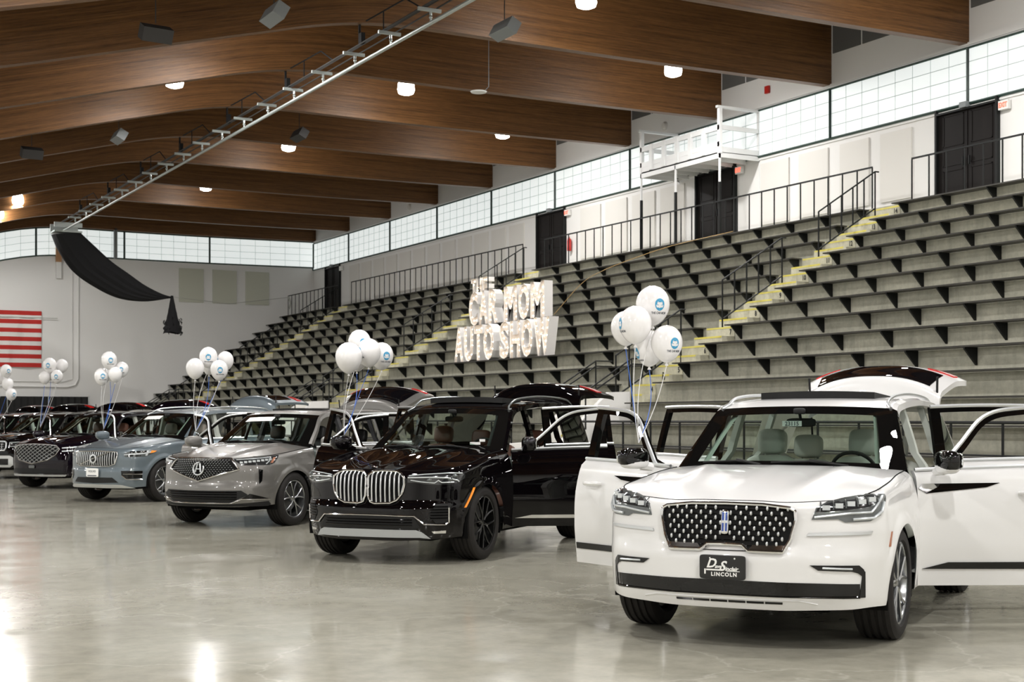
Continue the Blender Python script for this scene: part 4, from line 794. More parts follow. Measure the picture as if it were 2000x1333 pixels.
# ------------------------------------------------------------------ features of the noses
def both(B, poly, root, name, mat, off=.006, thick=.014, n=36, m=6, sides=(1, -1)):
    out = []
    for sg in sides: b = MB(); B.poly(b, [(s*sg, z) for s, z in poly], off, thick, n, m); out.append(mk(name, b, MT[mat], root))
    return out
def outline(B, pts, root, name, mat, r=.010, off=.012, closed=True, sides=(1,), n=6):
    out = []
    for sg in sides: b = MB(); b.tube(B.line([(s*sg, z) for s, z in pts], off, n, closed), r, 6, closed=closed); out.append(mk(name, b, MT[mat], root))
    return out
def one(B, poly, root, name, mat, off=.006, thick=.014, n=40, m=8):
    b = MB(); B.poly(b, poly, off, thick, n, m); return mk(name, b, MT[mat], root)
def sym(h): return h+[(-s, z) for s, z in reversed(h)]
def front_frame(B, s, z, off=.01):
    p = B.pt([s-.05, s+.05], [z, z], off); X = p[1]-p[0]; X /= np.linalg.norm(X); q = B.pt([s, s], [z-.05, z+.05], off); Y = q[1]-q[0]; Y /= np.linalg.norm(Y); return (p[0]+p[1])/2, X, Y
def put_text(B, root, txt, s, z, size, mat, off=.01, name='lettering', **k):
    o, X, Y = front_frame(B, s, z, off); t = text_mb(txt, size, .0015, **k); place(t, o, X, Y); return mk(name, t, MT[mat], root, smooth=False)
def plate(B, root, z0, z1, w, mat):
    o, X, Y = front_frame(B, 0, (z0+z1)/2, .03); X = A(0, 1, 0); Y = A(0, 0, 1); c = MB(); c.rbox((0, 0, 0), (w, z1-z0, .016), 12, 40, 8); place(c, o, X, Y); p = mk('license_plate', c, MT[mat], root); return p, o, X, Y
def plate_text(p, o, X, Y, txt, dx, dz, size, mat, **k): t = text_mb(txt, size, .001, **k); place(t, o+X*dx+Y*dz+np.cross(X, Y)*.010, X, Y); mk('plate_text', t, MT[mat], p, smooth=False)

def lincoln_nose(root, B, sp):
    G = [(.12, .697), (.165, .66), (.39, .657), (.44, .74), (.478, .87), (.474, .925), (.44, .943), (.25, .962), (0, .966)]
    G = [(0, .700)]+G; poly = G+[(-s, z) for s, z in reversed(G[1:-1])]
    g = one(B, poly, root, 'grille', 'grille_painted_depth', .004, .02, 60, 10); m = MB(); m.tube(B.line(poly, .014, 5, True), .013, 8, closed=True); mk('grille_frame', m, MT['chrome'], g)
    m = MB(); nr = 9
    for r in range(nr):
        z = .938-r*.0330
        for c in range(-6, 7):
            s = (c+(.5 if r % 2 else 0))*.071*(1-.015*r)
            lim = np.interp(z, [.66, .74, .87, .93], [.37, .415, .455, .44])
            if abs(s) > lim or (z < .71 and abs(s) < .2) or (z < .70) or abs(s) < .03: continue
            p = B.pt([s], [z], .014)[0]; m.ball(p, (.009, .0095, .0165), 8, 6)
    mk('grille_studs', m, MT['satin'], g)
    m = MB()
    for r in range(nr): z = .928-r*.0338; m.tube(B.line([(-.44+.012*r, z), (.44-.012*r, z)], .005, 30), .003, 4)
    mk('grille_mesh', m, MT['gloss_black'], g)
    both(B, [(.175, .664), (.165, .668), (.19, .698), (.40, .700), (.385, .662)], g, 'grille_corner_plate', 'chrome', .016, .01, 16, 4)
    o, X, Y = front_frame(B, 0, .845, .022); m = MB(); m.rbox((0, 0, 0), (.052, .165, .022), 5, 20, 10); place(m, o, X, Y); e = mk('emblem', m, MT['chrome'], g)
    m = MB(); [m.box((x, y, .012), (.013, .055, .006)) for x in (-.012, .012) for y in (-.036, .036)]; place(m, o, X, Y); mk('emblem_panel', m, MT['blue_badge'], e)
    HL = [(.583, .869), (.76, .872), (.805, .852), (.99, .858), (1.09, .893), (1.15, .945), (1.235, 1.03), (1.05, 1.036), (.84, 1.014), (.69, .985), (.615, .948)]
    for h in both(B, HL, root, 'headlight', 'lamp_grey', .007, .02, 40, 8):
        sg = 1 if h.data.vertices[0].co[1] > 0 else -1; f = lambda P: [(s*sg, z) for s, z in P]
        b = MB(); B.poly(b, f([(.61, .915), (.84, .935), (1.0, .955), (1.12, 1.02), (1.03, 1.026), (.84, 1.004), (.69, .975), (.625, .945)]), .010, .008, 30, 5); mk('lamp_housing', b, MT['lamp_black'], h)
        b = MB(); b.tube(B.line(f([(.60, .885), (.84, .912), (1.0, .918), (1.10, .99), (1.16, 1.02)]), .014, 8), .008, 6); b.tube(B.line(f([(.86, .872), (1.02, .880), (1.10, .92), (1.15, .98)]), .013, 8), .010, 6); mk('running_light', b, MT['led'], h)
        b = MB()
        for i in range(5): s = .68+.088*i; z = .948+.013*i; p = B.pt([s*sg], [z], .015)[0]; b.box(p, (.02, .05, .032), rz=sg*(.25+.1*i)); 
        mk('led_lens', b, MT['led'], h)
        b = MB()
        for i in range(6): s = .637+.088*i; b.tube(B.line(f([(s, .925+.01*i), (s+.012, .985+.008*i)]), .016, 3), .005, 4)
        mk('lamp_fins', b, MT['lamp_grey'], h)
    for b in both(B, [(.55, .762), (.99, .773), (1.008, .793), (.985, .792), (.56, .781)], root, 'chrome_strip', 'satin', .010, .014, 20, 3): pass
    both(B, [(1.19, .68), (1.215, .68), (1.265, .778), (1.245, .778)], root, 'side_marker', 'amber_dark', .006, .01, 8, 4)
    FG = [(.565, .574), (.62, .540), (.84, .533), (.885, .520), (.915, .50), (.935, .52), (.925, .545), (.89, .573)]
    for h in both(B, FG, root, 'fog_light', 'gloss_black', .007, .02, 30, 5):
        sg = 1 if h.data.vertices[0].co[1] > 0 else -1; b = MB(); b.tube(B.line([(.645*sg, .557), (.84*sg, .550)], .012, 8), .007, 6); mk('fog_lens', b, MT['led'], h)
    both(B, [(.915, .50), (.898, .36), (.945, .36), (.937, .53), (.92, .54)], root, 'intake_trim', 'gloss_black', .007, .02, 12, 5)
    T = [(0, .463), (.3, .459), (.6, .454), (.90, .452), (.93, .50), (.94, .354), (.6, .358), (0, .362)]
    P = [(0, .463), (.3, .460), (.6, .456), (.90, .450), (.905, .354), (.6, .357), (.3, .360), (0, .362)]
    it = one(B, P+[(-s, z) for s, z in reversed(P[1:-1])], root, 'lower_intake', 'gloss_black', .004, .02, 80, 6)
    m = MB(); m.tube(B.line([(-.88, .366), (.88, .366)], .006, 40), .005, 6); mk('intake_bar', m, MT['gloss_black'], it)
    m = MB()
    for i in range(6): a = -.345+.124*i; B.poly(m, [(a, .312), (a, .327), (a+.116, .327), (a+.116, .312)], .004, .008, 4, 3)
    mk('air_slots', m, MT['gloss_black'], root)
    m = MB(); m.tube(B.line([(-.62, .315), (-.5, .338), (.5, .338), (.62, .315)], .0, 14), .006, 5); mk('lip_crease', m, MT['paint_white'], root)
    p, o, X, Y = plate(B, root, .466, .628, .318, 'label_black')
    plate_text(p, o, X, Y, 'LINCOLN', .012, -.046, .035, 'label_white', off=.0012, space=1.25); plate_text(p, o, X, Y, 'D', -.072, .026, .085, 'label_white', off=.002, shear=.35); plate_text(p, o, X, Y, 'ave', -.026, .002, .034, 'label_white', off=.001, shear=.3)
    plate_text(p, o, X, Y, 'S', .008, .010, .090, 'label_white', off=.002, shear=.3); plate_text(p, o, X, Y, 'inclair', .067, -.008, .036, 'label_white', off=.001, shear=.3)
    b = MB(); b.box((-.060, -.018, .010), (.10, .010, .002)); b.box((.075, -.024, .010), (.09, .004, .002)); b.box((-.118, -.03, .010), (.010, .034, .002)); b.ball((-.085, .060, .010), .005, 8, 6); b.ball((.085, .060, .010), .006, 8, 6); place(b, o, X, Y); mk('plate_marks', b, MT['label_white'], p, smooth=False)
    # stock number label hanging from the mirror, seen through the screen
    hx, hz = sp['header']; b = MB(); b.box((0, 0, 0), (.005, .155, .042)); c = A(hx+.10, -.055, hz-.138); b.xf(lambda V: V+c); l = mk('paper_label', b, MT['label_white'], root, smooth=False)
    t = text_mb('23115', .045, .0005, .0008); place(t, c+A(.004, 0, 0), (0, 1, 0), (0, 0, 1)); mk('label_number', t, MT['print_grey'], l, smooth=False)
def lincoln_badge(B, m, sg):
    s = B.s_at_x(-.64); B.poly(m, [(s-.005, 1.022), (s+.05, .99), (s+.13, 1.03), (s+.11, 1.055), (s+.02, 1.055)], .014, .02, 8, 4)
def lincoln_vent(B, m, sg):
    s = B.s_at_x(-.64); B.poly(m, [(s, 1.025), (s+.05, .985), (s+.50, 1.03), (s+.60, 1.062), (s+.05, 1.055)], .010, .02, 24, 4)

def bmw_nose(root, B, sp):
    K = [(.016, .80), (.018, .72), (.045, .658), (.10, .642), (.27, .648), (.35, .68), (.405, .745), (.43, .84), (.428, .915), (.395, .955), (.33, .98), (.16, .985), (.06, .975), (.022, .945), (.014, .90)]
    for sg in (1, -1):
        P = [(s*sg, z) for s, z in K]; b = MB(); B.poly(b, P, .006, .02, 44, 8); g = mk('grille', b, MT['grille_painted_depth'], root); m = MB(); m.tube(B.line(P, .020, 5, True), .013, 8, closed=True); mk('grille_frame', m, MT['chrome'], g)
        m = MB()
        for i in range(7):
            s = .063+.052*i; hi = min(np.interp(s, [.02, .06, .16, .33, .395, .43], [.94, .97, .978, .972, .945, .9]), .98); lo = np.interp(s, [.02, .05, .27, .35, .405], [.68, .655, .66, .69, .76])
            Z = np.linspace(lo, hi, 9); of = .024+.014*np.sin(np.linspace(0, PI, 9)); L = B.pt(np.full(9, s*sg), Z, of); m.shell(np.stack([L-A(0, .008, 0), L+A(.004, 0, 0), L+A(0, .008, 0)], 1), np.stack([L-A(.02, .006, 0), L-A(.02, 0, 0), L+A(-.02, .006, 0)], 1))
        mk('grille_slats', m, MT['satin'], g)
    HL = [(.465, .935), (.65, .954), (.93, .966), (1.10, .962), (1.15, .94), (1.13, .90), (1.02, .862), (.95, .845), (.81, .838), (.65, .847), (.545, .862), (.465, .862)]
    for h in both(B, HL, root, 'headlight', 'lamp_black', .006, .02, 40, 6):
        sg = 1 if h.data.vertices[0].co[1] > 0 else -1; f = lambda P: [(s*sg, z) for s, z in P]; b = MB()
        b.tube(B.line(f([(.48, .935), (.65, .950), (.93, .962), (1.10, .958)]), .012, 8), .006, 6); b.tube(B.line(f([(.47, .915), (.7, .918), (.9, .912), (1.02, .885), (1.04, .87)]), .014, 8), .008, 6); b.tube(B.line(f([(.50, .888), (.62, .870), (.76, .858), (.80, .885), (.84, .862), (.98, .866)]), .012, 8), .006, 6); mk('running_light', b, MT['led'], h)
        b = MB()
        for s, z in ((.70, .888), (.93, .893), (.99, .93)): b.ball(B.pt([s*sg], [z], .01)[0], (.015, .035, .022), 12, 8)
        mk('projector_lens', b, MT['lamp_grey'], h)
    outline(B, [(0, .522), (.2, .521), (.40, .515), (.54, .514), (.645, .428), (.87, .422), (.912, .445), (.908, .60)], root, 'bumper_chrome', 'chrome', .008, .012, False, (1, -1))
    for g in both(B, [(.69, .524), (.775, .64), (.945, .645), (.90, .44), (.77, .435)], root, 'side_intake', 'soft_black', .005, .02, 20, 6):
        sg = 1 if g.data.vertices[0].co[1] > 0 else -1; b = MB(); [b.tube(B.line([(.71*sg, z), (.90*sg, z)], .010, 8), .005, 4) for z in (.49, .52, .55, .58, .61)]; mk('intake_fins', b, MT['gloss_black'], g)
    P = [(0, .508), (.53, .498), (.60, .40), (.56, .378), (0, .385)]; it = one(B, P+[(-s, z) for s, z in reversed(P[1:-1])], root, 'lower_intake', 'soft_black', .004, .02, 60, 6)
    m = MB(); [m.tube(B.line([(-.52, z), (.52, z)], .010, 30), .007, 4) for z in (.415, .445, .475)]; mk('intake_bars', m, MT['gloss_black'], it)
    P = [(0, .370), (.56, .366), (.62, .345), (.72, .272), (.60, .285), (0, .285)]; one(B, P+[(-s, z) for s, z in reversed(P[1:-1])], root, 'skid_plate', 'silver_plastic', .012, .03, 60, 6)
    both(B, [(.725, .35), (.885, .358), (.885, .328), (.75, .328)], root, 'bumper_reflector', 'chrome', .006, .01, 10, 3)
    both(B, [(1.105, .592), (1.13, .592), (1.295, .80), (1.27, .80)], root, 'side_marker', 'amber', .008, .012, 16, 5)
    m = MB(); p = B.pt([0.], [1.0], 0)[0]+A(-.075, 0, .012); R_ = A((.94, 0, .34), (0, 1, 0), (-.34, 0, .94)).T
    def rd(r, h0, h1): q = MB(); q.lathe([(0, h1), (r, h1), (r, h0), (0, h0)], 'z', (0, 0, 0), 24); q.xf(lambda V: V @ R_.T+p); return q
    e = mk('emblem', rd(.040, -.01, .004), MT['chrome'], root); mk('emblem_ring', rd(.035, 0, .006), MT['lamp_black'], e)
    for k, mt in enumerate(('logo_blue', 'label_white')*2):
        q = MB(); q.prism([(0, 0)]+[(.023*math.cos(a), .023*math.sin(a)) for a in np.linspace(k*PI/2, (k+1)*PI/2, 8)], (0, 0, .003), (0, 0, .005)); q.xf(lambda V: V @ R_.T+p); mk('emblem_quarter', q, MT[mt], e)
    b = MB(); b.box((0, 0, 0), (.004, .13, .03)); b.box((.0, .09, .035), (.004, .07, .03)); c = A(sp['cowl'][0][0]-.19, .52, sp['cowl'][0][1]+.055); b.xf(lambda V: V+c); mk('paper_label', b, MT['label_white'], root, smooth=False)

def acura_nose(root, B, sp):
    H = [(0, .668), (.61, .83), (.50, .973), (0, .975)]; P = H+[(-.50, .973), (-.61, .83)]
    g = one(B, P, root, 'grille', 'grille_painted_depth', .005, .02, 50, 8); m = MB(); m.tube(B.line([(0, .660), (.63, .828), (.50, .978), (-.50, .978), (-.63, .828)], .014, 10, True), .013, 8, closed=True); mk('grille_frame', m, MT['chrome'], g)
    m = MB(); random.seed(7)
    for r in range(11):
        for c in range(-12, 13):
            z = .955-.026*r; s = (c+(.5 if r % 2 else 0))*.047; lim = np.interp(z, [.668, .83, .97], [0, .57, .46])
            if abs(s) < lim and math.hypot(s, (z-.832)) > .10: p = B.pt([s], [z], .010)[0]; m.box(p, (.006, .022, .004), rx=math.atan2(z-.832, s+.001))
    mk('grille_studs', m, MT['satin'], g)
    o, X, Y = front_frame(B, 0, .832, .022); m = MB(); m.tube([(.088*math.cos(a), .088*math.sin(a)*1.0, 0) for a in np.linspace(.75*PI/2*1.2, 2*PI+.15*PI, 30)], .012, 6); m.tube([(-.045, -.05, 0), (-.018, .075, .003)], .012, 6); m.tube([(.045, -.05, 0), (.018, .075, .003)], .012, 6); m.tube([(-.03, -.005, 0), (.03, -.005, 0)], .010, 6); m.tube([(-.085, 0, 0), (-.055, -.06, 0)], .012, 6); place(m, o, X, Y); mk('emblem', m, MT['satin'], g)
    HL = [(.515, .972), (1.0, 1.0), (1.30, 1.02), (1.17, .915), (1.08, .886), (.67, .884), (.605, .92)]
    for h in both(B, HL, root, 'headlight', 'lamp_black', .006, .02, 36, 6):
        sg = 1 if h.data.vertices[0].co[1] > 0 else -1; b = MB()
        for i in range(8): s = .66+.062*i; b.box(B.pt([s*sg], [.922+.006*i], .014)[0], (.016, .042, .028), rz=sg*(.2+.08*i))
        mk('led_lens', b, MT['led'], h); b = MB(); b.tube(B.line([(.58*sg, .960), (.9*sg, .978), (1.12*sg, .995), (1.06*sg, .93), (1.02*sg, .90)], .013, 8), .008, 6); mk('running_light', b, MT['led'], h)
        b = MB(); B.poly(b, [(1.09*sg, .915), (1.13*sg, .915), (1.21*sg, .99), (1.17*sg, .99)], .010, .01, 8, 4); mk('turn_lens', b, MT['amber_dark'], h)
    both(B, [(.905, .83), (.968, .82), (.960, .70), (.953, .661), (.912, .618)], root, 'air_curtain', 'gloss_black', .005, .02, 8, 6)
    it = one(B, [(0, .525), (.66, .530), (.76, .469), (.51, .363), (-.51, .363), (-.76, .469), (-.66, .530)], root, 'lower_intake', 'soft_black', .004, .02, 50, 6); m = MB(); [m.tube(B.line([(-.6, z), (.6, z)], .010, 30), .007, 4) for z in (.41, .44, .475, .505)]; mk('intake_bars', m, MT['gloss_black'], it)
    both(B, [(.66, .417), (.78, .487), (1.06, .415)], root, 'corner_insert', 'gloss_black', .006, .012, 20, 4)
    outline(B, [(0, .352), (.52, .352), (.66, .41), (1.08, .408)], root, 'bumper_chrome', 'chrome', .008, .012, False, (1, -1))
    P = [(0, .335), (.52, .338), (1.06, .380), (1.10, .335), (1.06, .31), (0, .30)]; one(B, P+[(-s, z) for s, z in reversed(P[1:-1])], root, 'lower_valance', 'soft_black', .004, .02, 70, 5)
def volvo_nose(root, B, sp):
    H = [(0, .668), (.36, .673), (.475, .71), (.525, .87), (.517, .93), (0, .945)]; P = H+[(-s, z) for s, z in reversed(H[1:-1])]
    g = one(B, P, root, 'grille', 'grille_painted_depth', .005, .02, 50, 8); m = MB(); m.tube(B.line(P, .014, 8, True), .012, 8, closed=True); mk('grille_frame', m, MT['chrome'], g); m = MB()
    for i in range(-9, 10):
        s = i*.052; lo = .682+max(0, abs(s)-.34)*.28; Z = np.linspace(lo, .925, 7); L = B.pt(np.full(7, s), Z, .016+.008*np.sin(np.linspace(0, PI, 7))); m.shell(np.stack([L-A(0, .009, 0), L+A(0, .009, 0)], 1), np.stack([L-A(.016, .007, 0), L+A(-.016, .007, 0)], 1))
    mk('grille_slats', m, MT['satin'], g); m = MB(); m.tube(B.line([(-.35, .69), (.36, .93)], .032, 20), .008, 6); mk('grille_diagonal', m, MT['chrome'], g)
    o, X, Y = front_frame(B, 0, .80, .036); m = MB(); m.lathe([(.055, -.01), (.085, -.01), (.085, .008), (.06, .012), (.055, .004)], 'z', (0, 0, 0), 28); place(m, o, X, Y); e = mk('emblem', m, MT['satin'], g); m = MB(); m.lathe([(0, 0), (.056, 0), (.056, -.01)], 'z', (0, 0, 0), 20); place(m, o, X, Y); mk('emblem_disc', m, MT['gloss_black'], e)
    for h in both(B, [(.635, .892), (.74, .933), (1.10, .962), (1.32, .943), (1.20, .90), (1.056, .845), (.68, .836)], root, 'headlight', 'lamp_grey', .006, .02, 36, 6):
        sg = 1 if h.data.vertices[0].co[1] > 0 else -1; f = lambda P: [(s*sg, z) for s, z in P]
        b = MB(); B.poly(b, f([(.65, .885), (.65, .872), (1.08, .895), (1.16, .925), (1.15, .94), (1.05, .915)]), .012, .01, 16, 3); B.poly(b, f([(1.04, .86), (1.08, .86), (1.12, .955), (1.08, .955)]), .012, .01, 6, 3); mk('running_light', b, MT['led'], h)
        b = MB(); [B.poly(b, f([(a, .915), (a, .942+.02*(a-.75)), (a+.09, .945+.02*(a-.75)), (a+.09, .918)]), .010, .01, 4, 3) for a in (.76, .88, 1.0)]; [B.poly(b, f([(a, .85), (a, .868), (a+.1, .872), (a+.1, .852)]), .010, .01, 4, 3) for a in (.72, .86)]; mk('lamp_housing', b, MT['gloss_black'], h)
        b = MB(); B.poly(b, f([(1.14, .905), (1.18, .955), (1.30, .947), (1.22, .915)]), .012, .01, 8, 3); mk('turn_lens', b, MT['amber'], h)
    it = one(B, [(0, .462), (.43, .462), (.55, .372), (0, .355), (-.55, .372), (-.43, .462)], root, 'lower_intake', 'soft_black', .004, .02, 40, 5)
    for h in both(B, [(.60, .588), (.99, .584), (.985, .453), (.69, .445), (.61, .50)], root, 'side_intake', 'gloss_black', .005, .02, 16, 5): pass
    outline(B, [(.62, .50), (.70, .435), (.985, .43)], root, 'bumper_chrome', 'chrome', .010, .014, False, (1, -1)); outline(B, [(.64, .53), (.98, .525)], root, 'intake_bar', 'chrome', .006, .012, False, (1, -1))
    P = [(0, .335), (.50, .335), (.62, .325), (.87, .265), (0, .27)]; one(B, P+[(-s, z) for s, z in reversed(P[1:-1])], root, 'skid_plate', 'satin', .010, .03, 50, 4)
    p, o, X, Y = plate(B, root, .470, .628, .30, 'label_white'); plate_text(p, o, X, Y, 'VOLVO', 0, .025, .05, 'print_grey', off=.001, space=1.15); b = MB(); b.box((0, -.055, .009), (.22, .02, .002)); place(b, o, X, Y); mk('plate_marks', b, MT['print_grey'], p, smooth=False)
def genesis_nose(root, B, sp):
    H = [(0, .555), (.42, .64), (.60, .76), (.68, .885), (.60, .955), (.35, .975), (0, .985)]; P = H+[(-s, z) for s, z in reversed(H[1:-1])]
    g = one(B, P, root, 'grille', 'grille_painted_depth', .005, .02, 50, 8); m = MB(); m.tube(B.line(P, .014, 8, True), .013, 8, closed=True); mk('grille_frame', m, MT['chrome'], g); m = MB()
    lim = lambda s, z: abs(s) < np.interp(z, [.555, .64, .76, .885, .955, .985], [0, .42, .59, .67, .60, .1])-.01
    for k in range(-9, 10):
        for sl in (1, -1):
            pts = [(k*.13+sl*t, .56+t*.62) for t in np.linspace(0, .75, 40)]; run = []
            for s, z in pts+[(9, 9)]:
                if z < .99 and lim(s, z): run.append((s, z))
                else:
                    if len(run) > 2: m.tube(B.pt(A(*[r[0] for r in run]), A(*[r[1] for r in run]), .014), .0075, 4)
                    run = []
    mk('grille_mesh', m, MT['satin'], g)
    for zz in (.90, .83): both(B, [(.73, zz-.012), (.73, zz+.012), (1.25, zz+.045), (1.25, zz+.02)], root, 'headlight', 'led', .008, .014, 24, 3)
    it = one(B, [(0, .45), (.63, .455), (.84, .35), (0, .34), (-.84, .35), (-.63, .455)], root, 'lower_intake', 'soft_black', .004, .02, 40, 5)
    P = [(0, .325), (.84, .32), (.80, .28), (0, .28)]; one(B, P+[(-s, z) for s, z in reversed(P[1:-1])], root, 'skid_plate', 'satin', .010, .02, 40, 4)
    m = MB(); o, X, Y = front_frame(B, 0, .49, .02); m.rbox((0, 0, 0), (.17, .07, .02), 5, 20, 8); place(m, o, X, Y); mk('front_sensor', m, MT['lamp_grey'], root)
def box_nose(root, B, sp):
    P = [(0, .72), (.56, .73), (.60, .80), (.60, .93), (.55, .96), (0, .965)]; P = P+[(-s, z) for s, z in reversed(P[1:-1])]
    g = one(B, P, root, 'grille', 'grille_painted_depth', .005, .02, 40, 6); m = MB(); m.tube(B.line(P, .016, 8, True), .020, 8, closed=True); mk('grille_frame', m, MT['satin'], g); m = MB(); [m.tube(B.line([(-.54, z), (.54, z)], .012, 20), .007, 4) for z in (.78, .83, .88, .92)]; [m.tube(B.line([(s, .75), (s, .95)], .012, 4), .006, 4) for s in np.linspace(-.48, .48, 9)]; mk('grille_mesh', m, MT['satin'], g)
    both(B, [(.66, .80), (.66, .95), (1.05, .97), (1.10, .82)], root, 'headlight', 'lamp_black', .006, .02, 20, 5); outline(B, [(.69, .83), (.69, .93), (1.0, .945), (1.02, .84)], root, 'running_light', 'led', .010, .014, True, (1, -1))
    P = [(0, .30), (.70, .30), (.78, .36), (.78, .55), (.70, .60), (0, .60)]; one(B, P+[(-s, z) for s, z in reversed(P[1:-1])], root, 'bumper_guard', 'satin', .010, .03, 40, 5); P = [(0, .36), (.66, .36), (.66, .52), (0, .52)]; one(B, P+[(-s, z) for s, z in reversed(P[1:-1])], root, 'lower_intake', 'gloss_black', .016, .02, 40, 5)
pm('amber_dark', (.35, .12, .05), .3, 0, .6)
# ------------------------------------------------------------------ build the cars
RIG = lambda z: z
def spec(**k): return k
L = spec(band=BANDS['lincoln'], pose=POSE['lincoln'], name='white_suv', paint='paint_white', label='white suv nearest the camera, studded chrome grille and black front plate', xd=-.62, xb=-1.72, xr=-2.70, black_a=True,
 rail=[(-.69, .865, 1.155), (-.95, .775, 1.39), (-1.205, .69, 1.612), (-1.5, .685, 1.675), (-2.2, .68, 1.705), (-3.0, .66, 1.69), (-3.55, .62, 1.655), (-3.72, .60, 1.635)], header=(-1.12, 1.632), hood_y=.80, cowl=((-.43, 1.185), (-.66, 1.15)), ridges=[((.42, .62), .10, .018), ((0, 0), .06, .006)],
 tail=[(-3.74, 1.69, .61), (-3.86, 1.695, .63), (-3.98, 1.66, .64), (-4.04, 1.5, .66), (-4.12, 1.22, .71), (-4.14, 1.0, .77), (-4.15, .82, .75)], tail_open=88, tail_glass=(11, 21), track=.853, R=.392, Rr=.285, rim='rim_silver', spokes='y5', trim='trim_light', pillar='trim_light', dash='dash_grey', seat='leather_grey', seat_z=.50,
 rails='satin', rail_h=.018, sunroof=(-1.60, -2.35, .47, 1.70, .06), open=(62, 55), strip=(.43, .482, 'gloss_black'), mir_cap='gloss_black', mir_foot='paint_white', mir_z=.07, wtrim='satin', extra=[lincoln_nose], door_extra={'front': [('vent_badge', lincoln_badge, 'chrome'), ('door_vent', lincoln_vent, 'gloss_black')]})
Bm = spec(band=BANDS['bmw'], pose=POSE['bmw'], name='black_suv', paint='paint_black', label='glossy black suv with twin chrome slatted grille and grey roof rails', xd=-.75, xb=-1.88, xr=-2.80,
 rail=[(-.80, .84, 1.185), (-1.10, .76, 1.41), (-1.40, .68, 1.628), (-1.7, .675, 1.70), (-2.4, .67, 1.745), (-3.2, .655, 1.735), (-3.7, .62, 1.70), (-3.86, .60, 1.68)], header=(-1.31, 1.66), hood_y=.78, cowl=((-.55, 1.195), (-.76, 1.165)), ridges=[((.45, .66), .09, .022), ((.12, .2), .06, .010)],
 tail=[(-3.86, 1.74, .62), (-3.98, 1.745, .64), (-4.12, 1.71, .65), (-4.17, 1.54, .70), (-4.22, 1.25, .78), (-4.24, 1.0, .84), (-4.25, .84, .82)], tail_open=82, tail_glass=(9, 19), track=.845, R=.402, Rr=.29, rim='rim_black', spokes='y6', trim='trim_dark', pillar='paint_black', dash='dash_grey', seat='leather_brown', seat_z=.50,
 rails='rail_grey', rail_h=.05, sunroof=(-1.62, -2.2, .48, 1.765, .035), open=(60, 48), strip=(.40, .44, 'chrome'), wtrim='satin', extra=[bmw_nose])
Mx = spec(band=BANDS['mdx'], pose=POSE['mdx'], name='grey_suv', paint='paint_grey', label='warm grey suv with five-sided studded grille and silver spoked wheels', xd=-.55, xb=-1.62, xr=-2.60,
 rail=[(-.57, .83, 1.165), (-.86, .745, 1.38), (-1.13, .66, 1.585), (-1.5, .655, 1.65), (-2.2, .65, 1.68), (-3.0, .63, 1.66), (-3.45, .59, 1.62), (-3.6, .58, 1.60)], header=(-1.04, 1.61), hood_y=.78, cowl=((-.33, 1.18), (-.54, 1.145)), ridges=[((.42, .6), .07, .03)],
 tail=[(-3.6, 1.66, .58), (-3.68, 1.665, .60), (-3.80, 1.64, .62), (-3.90, 1.42, .67), (-4.04, 1.16, .76), (-4.08, 1.0, .83), (-4.09, .82, .80)], tail_open=86, tail_glass=(11, 23), track=.85, R=.385, Rr=.265, rim='rim_silver', spokes='y5', trim='trim_dark', dash='dash_grey', seat='leather_black', seat_z=.48, sunroof=(-1.5, -2.2, .46, 1.67, .03), open=(62, 50), strip=(.40, .43, 'chrome'), wtrim='satin', banner=(3, 13), extra=[acura_nose])
Vo = spec(band=BANDS['volvo'], pose=POSE['volvo'], name='blue_grey_suv', paint='paint_blue', label='blue grey suv with upright silver slatted grille and white front plate', xd=-.60, xb=-1.70, xr=-2.66,
 rail=[(-.66, .81, 1.19), (-.95, .735, 1.41), (-1.25, .66, 1.62), (-1.6, .655, 1.69), (-2.3, .65, 1.725), (-3.1, .635, 1.71), (-3.5, .60, 1.68), (-3.64, .58, 1.66)], header=(-1.16, 1.645), hood_y=.74, cowl=((-.42, 1.195), (-.62, 1.165)), ridges=[((.5, .7), .08, .02)],
 tail=[(-3.64, 1.73, .58), (-3.78, 1.735, .60), (-3.93, 1.70, .61), (-3.99, 1.5, .64), (-4.05, 1.22, .72), (-4.08, 1.0, .80), (-4.09, .84, .78)], tail_open=80, tail_glass=(11, 21), track=.83, R=.39, Rr=.27, rim='rim_silver', spokes='y5', trim='trim_light', dash='dash_grey', seat='leather_tan', seat_z=.50, rails='satin', rail_h=.035, open=(62, 52), strip=(.38, .41, 'chrome'), wtrim='satin', banner=(3, 12), extra=[volvo_nose])
Ge = spec(band=BANDS['genesis'], pose=POSE['genesis'], name='plum_black_suv', paint='paint_plum', label='very dark suv with shield-shaped crosshatched silver grille', xd=-.58, xb=-1.66, xr=-2.62,
 rail=[(-.62, .82, 1.175), (-.93, .74, 1.39), (-1.22, .66, 1.60), (-1.6, .655, 1.66), (-2.3, .65, 1.69), (-3.0, .63, 1.665), (-3.5, .59, 1.62), (-3.62, .58, 1.60)], header=(-1.13, 1.625), hood_y=.76, cowl=((-.38, 1.18), (-.58, 1.15)), ridges=[((.45, .65), .08, .02)],
 tail=[(-3.62, 1.68, .58), (-3.76, 1.685, .60), (-3.9, 1.65, .61), (-3.97, 1.46, .66), (-4.03, 1.2, .76), (-4.06, 1.0, .83), (-4.07, .82, .80)], tail_open=82, tail_glass=(9, 20), track=.84, R=.39, Rr=.27, rim='rim_silver', spokes='y5', trim='trim_light', dash='dash_grey', seat='leather_brown', seat_z=.49, rails='chrome', rail_h=.02, open=(62, 50), wtrim='chrome', extra=[genesis_nose], detail=1)
K = dict(Ge); K.update(pose=POSE['kia'], name='boxy_black_suv', paint='paint_black', label='black suv with boxy silver framed grille at the left edge', extra=[box_nose], seat='leather_black')
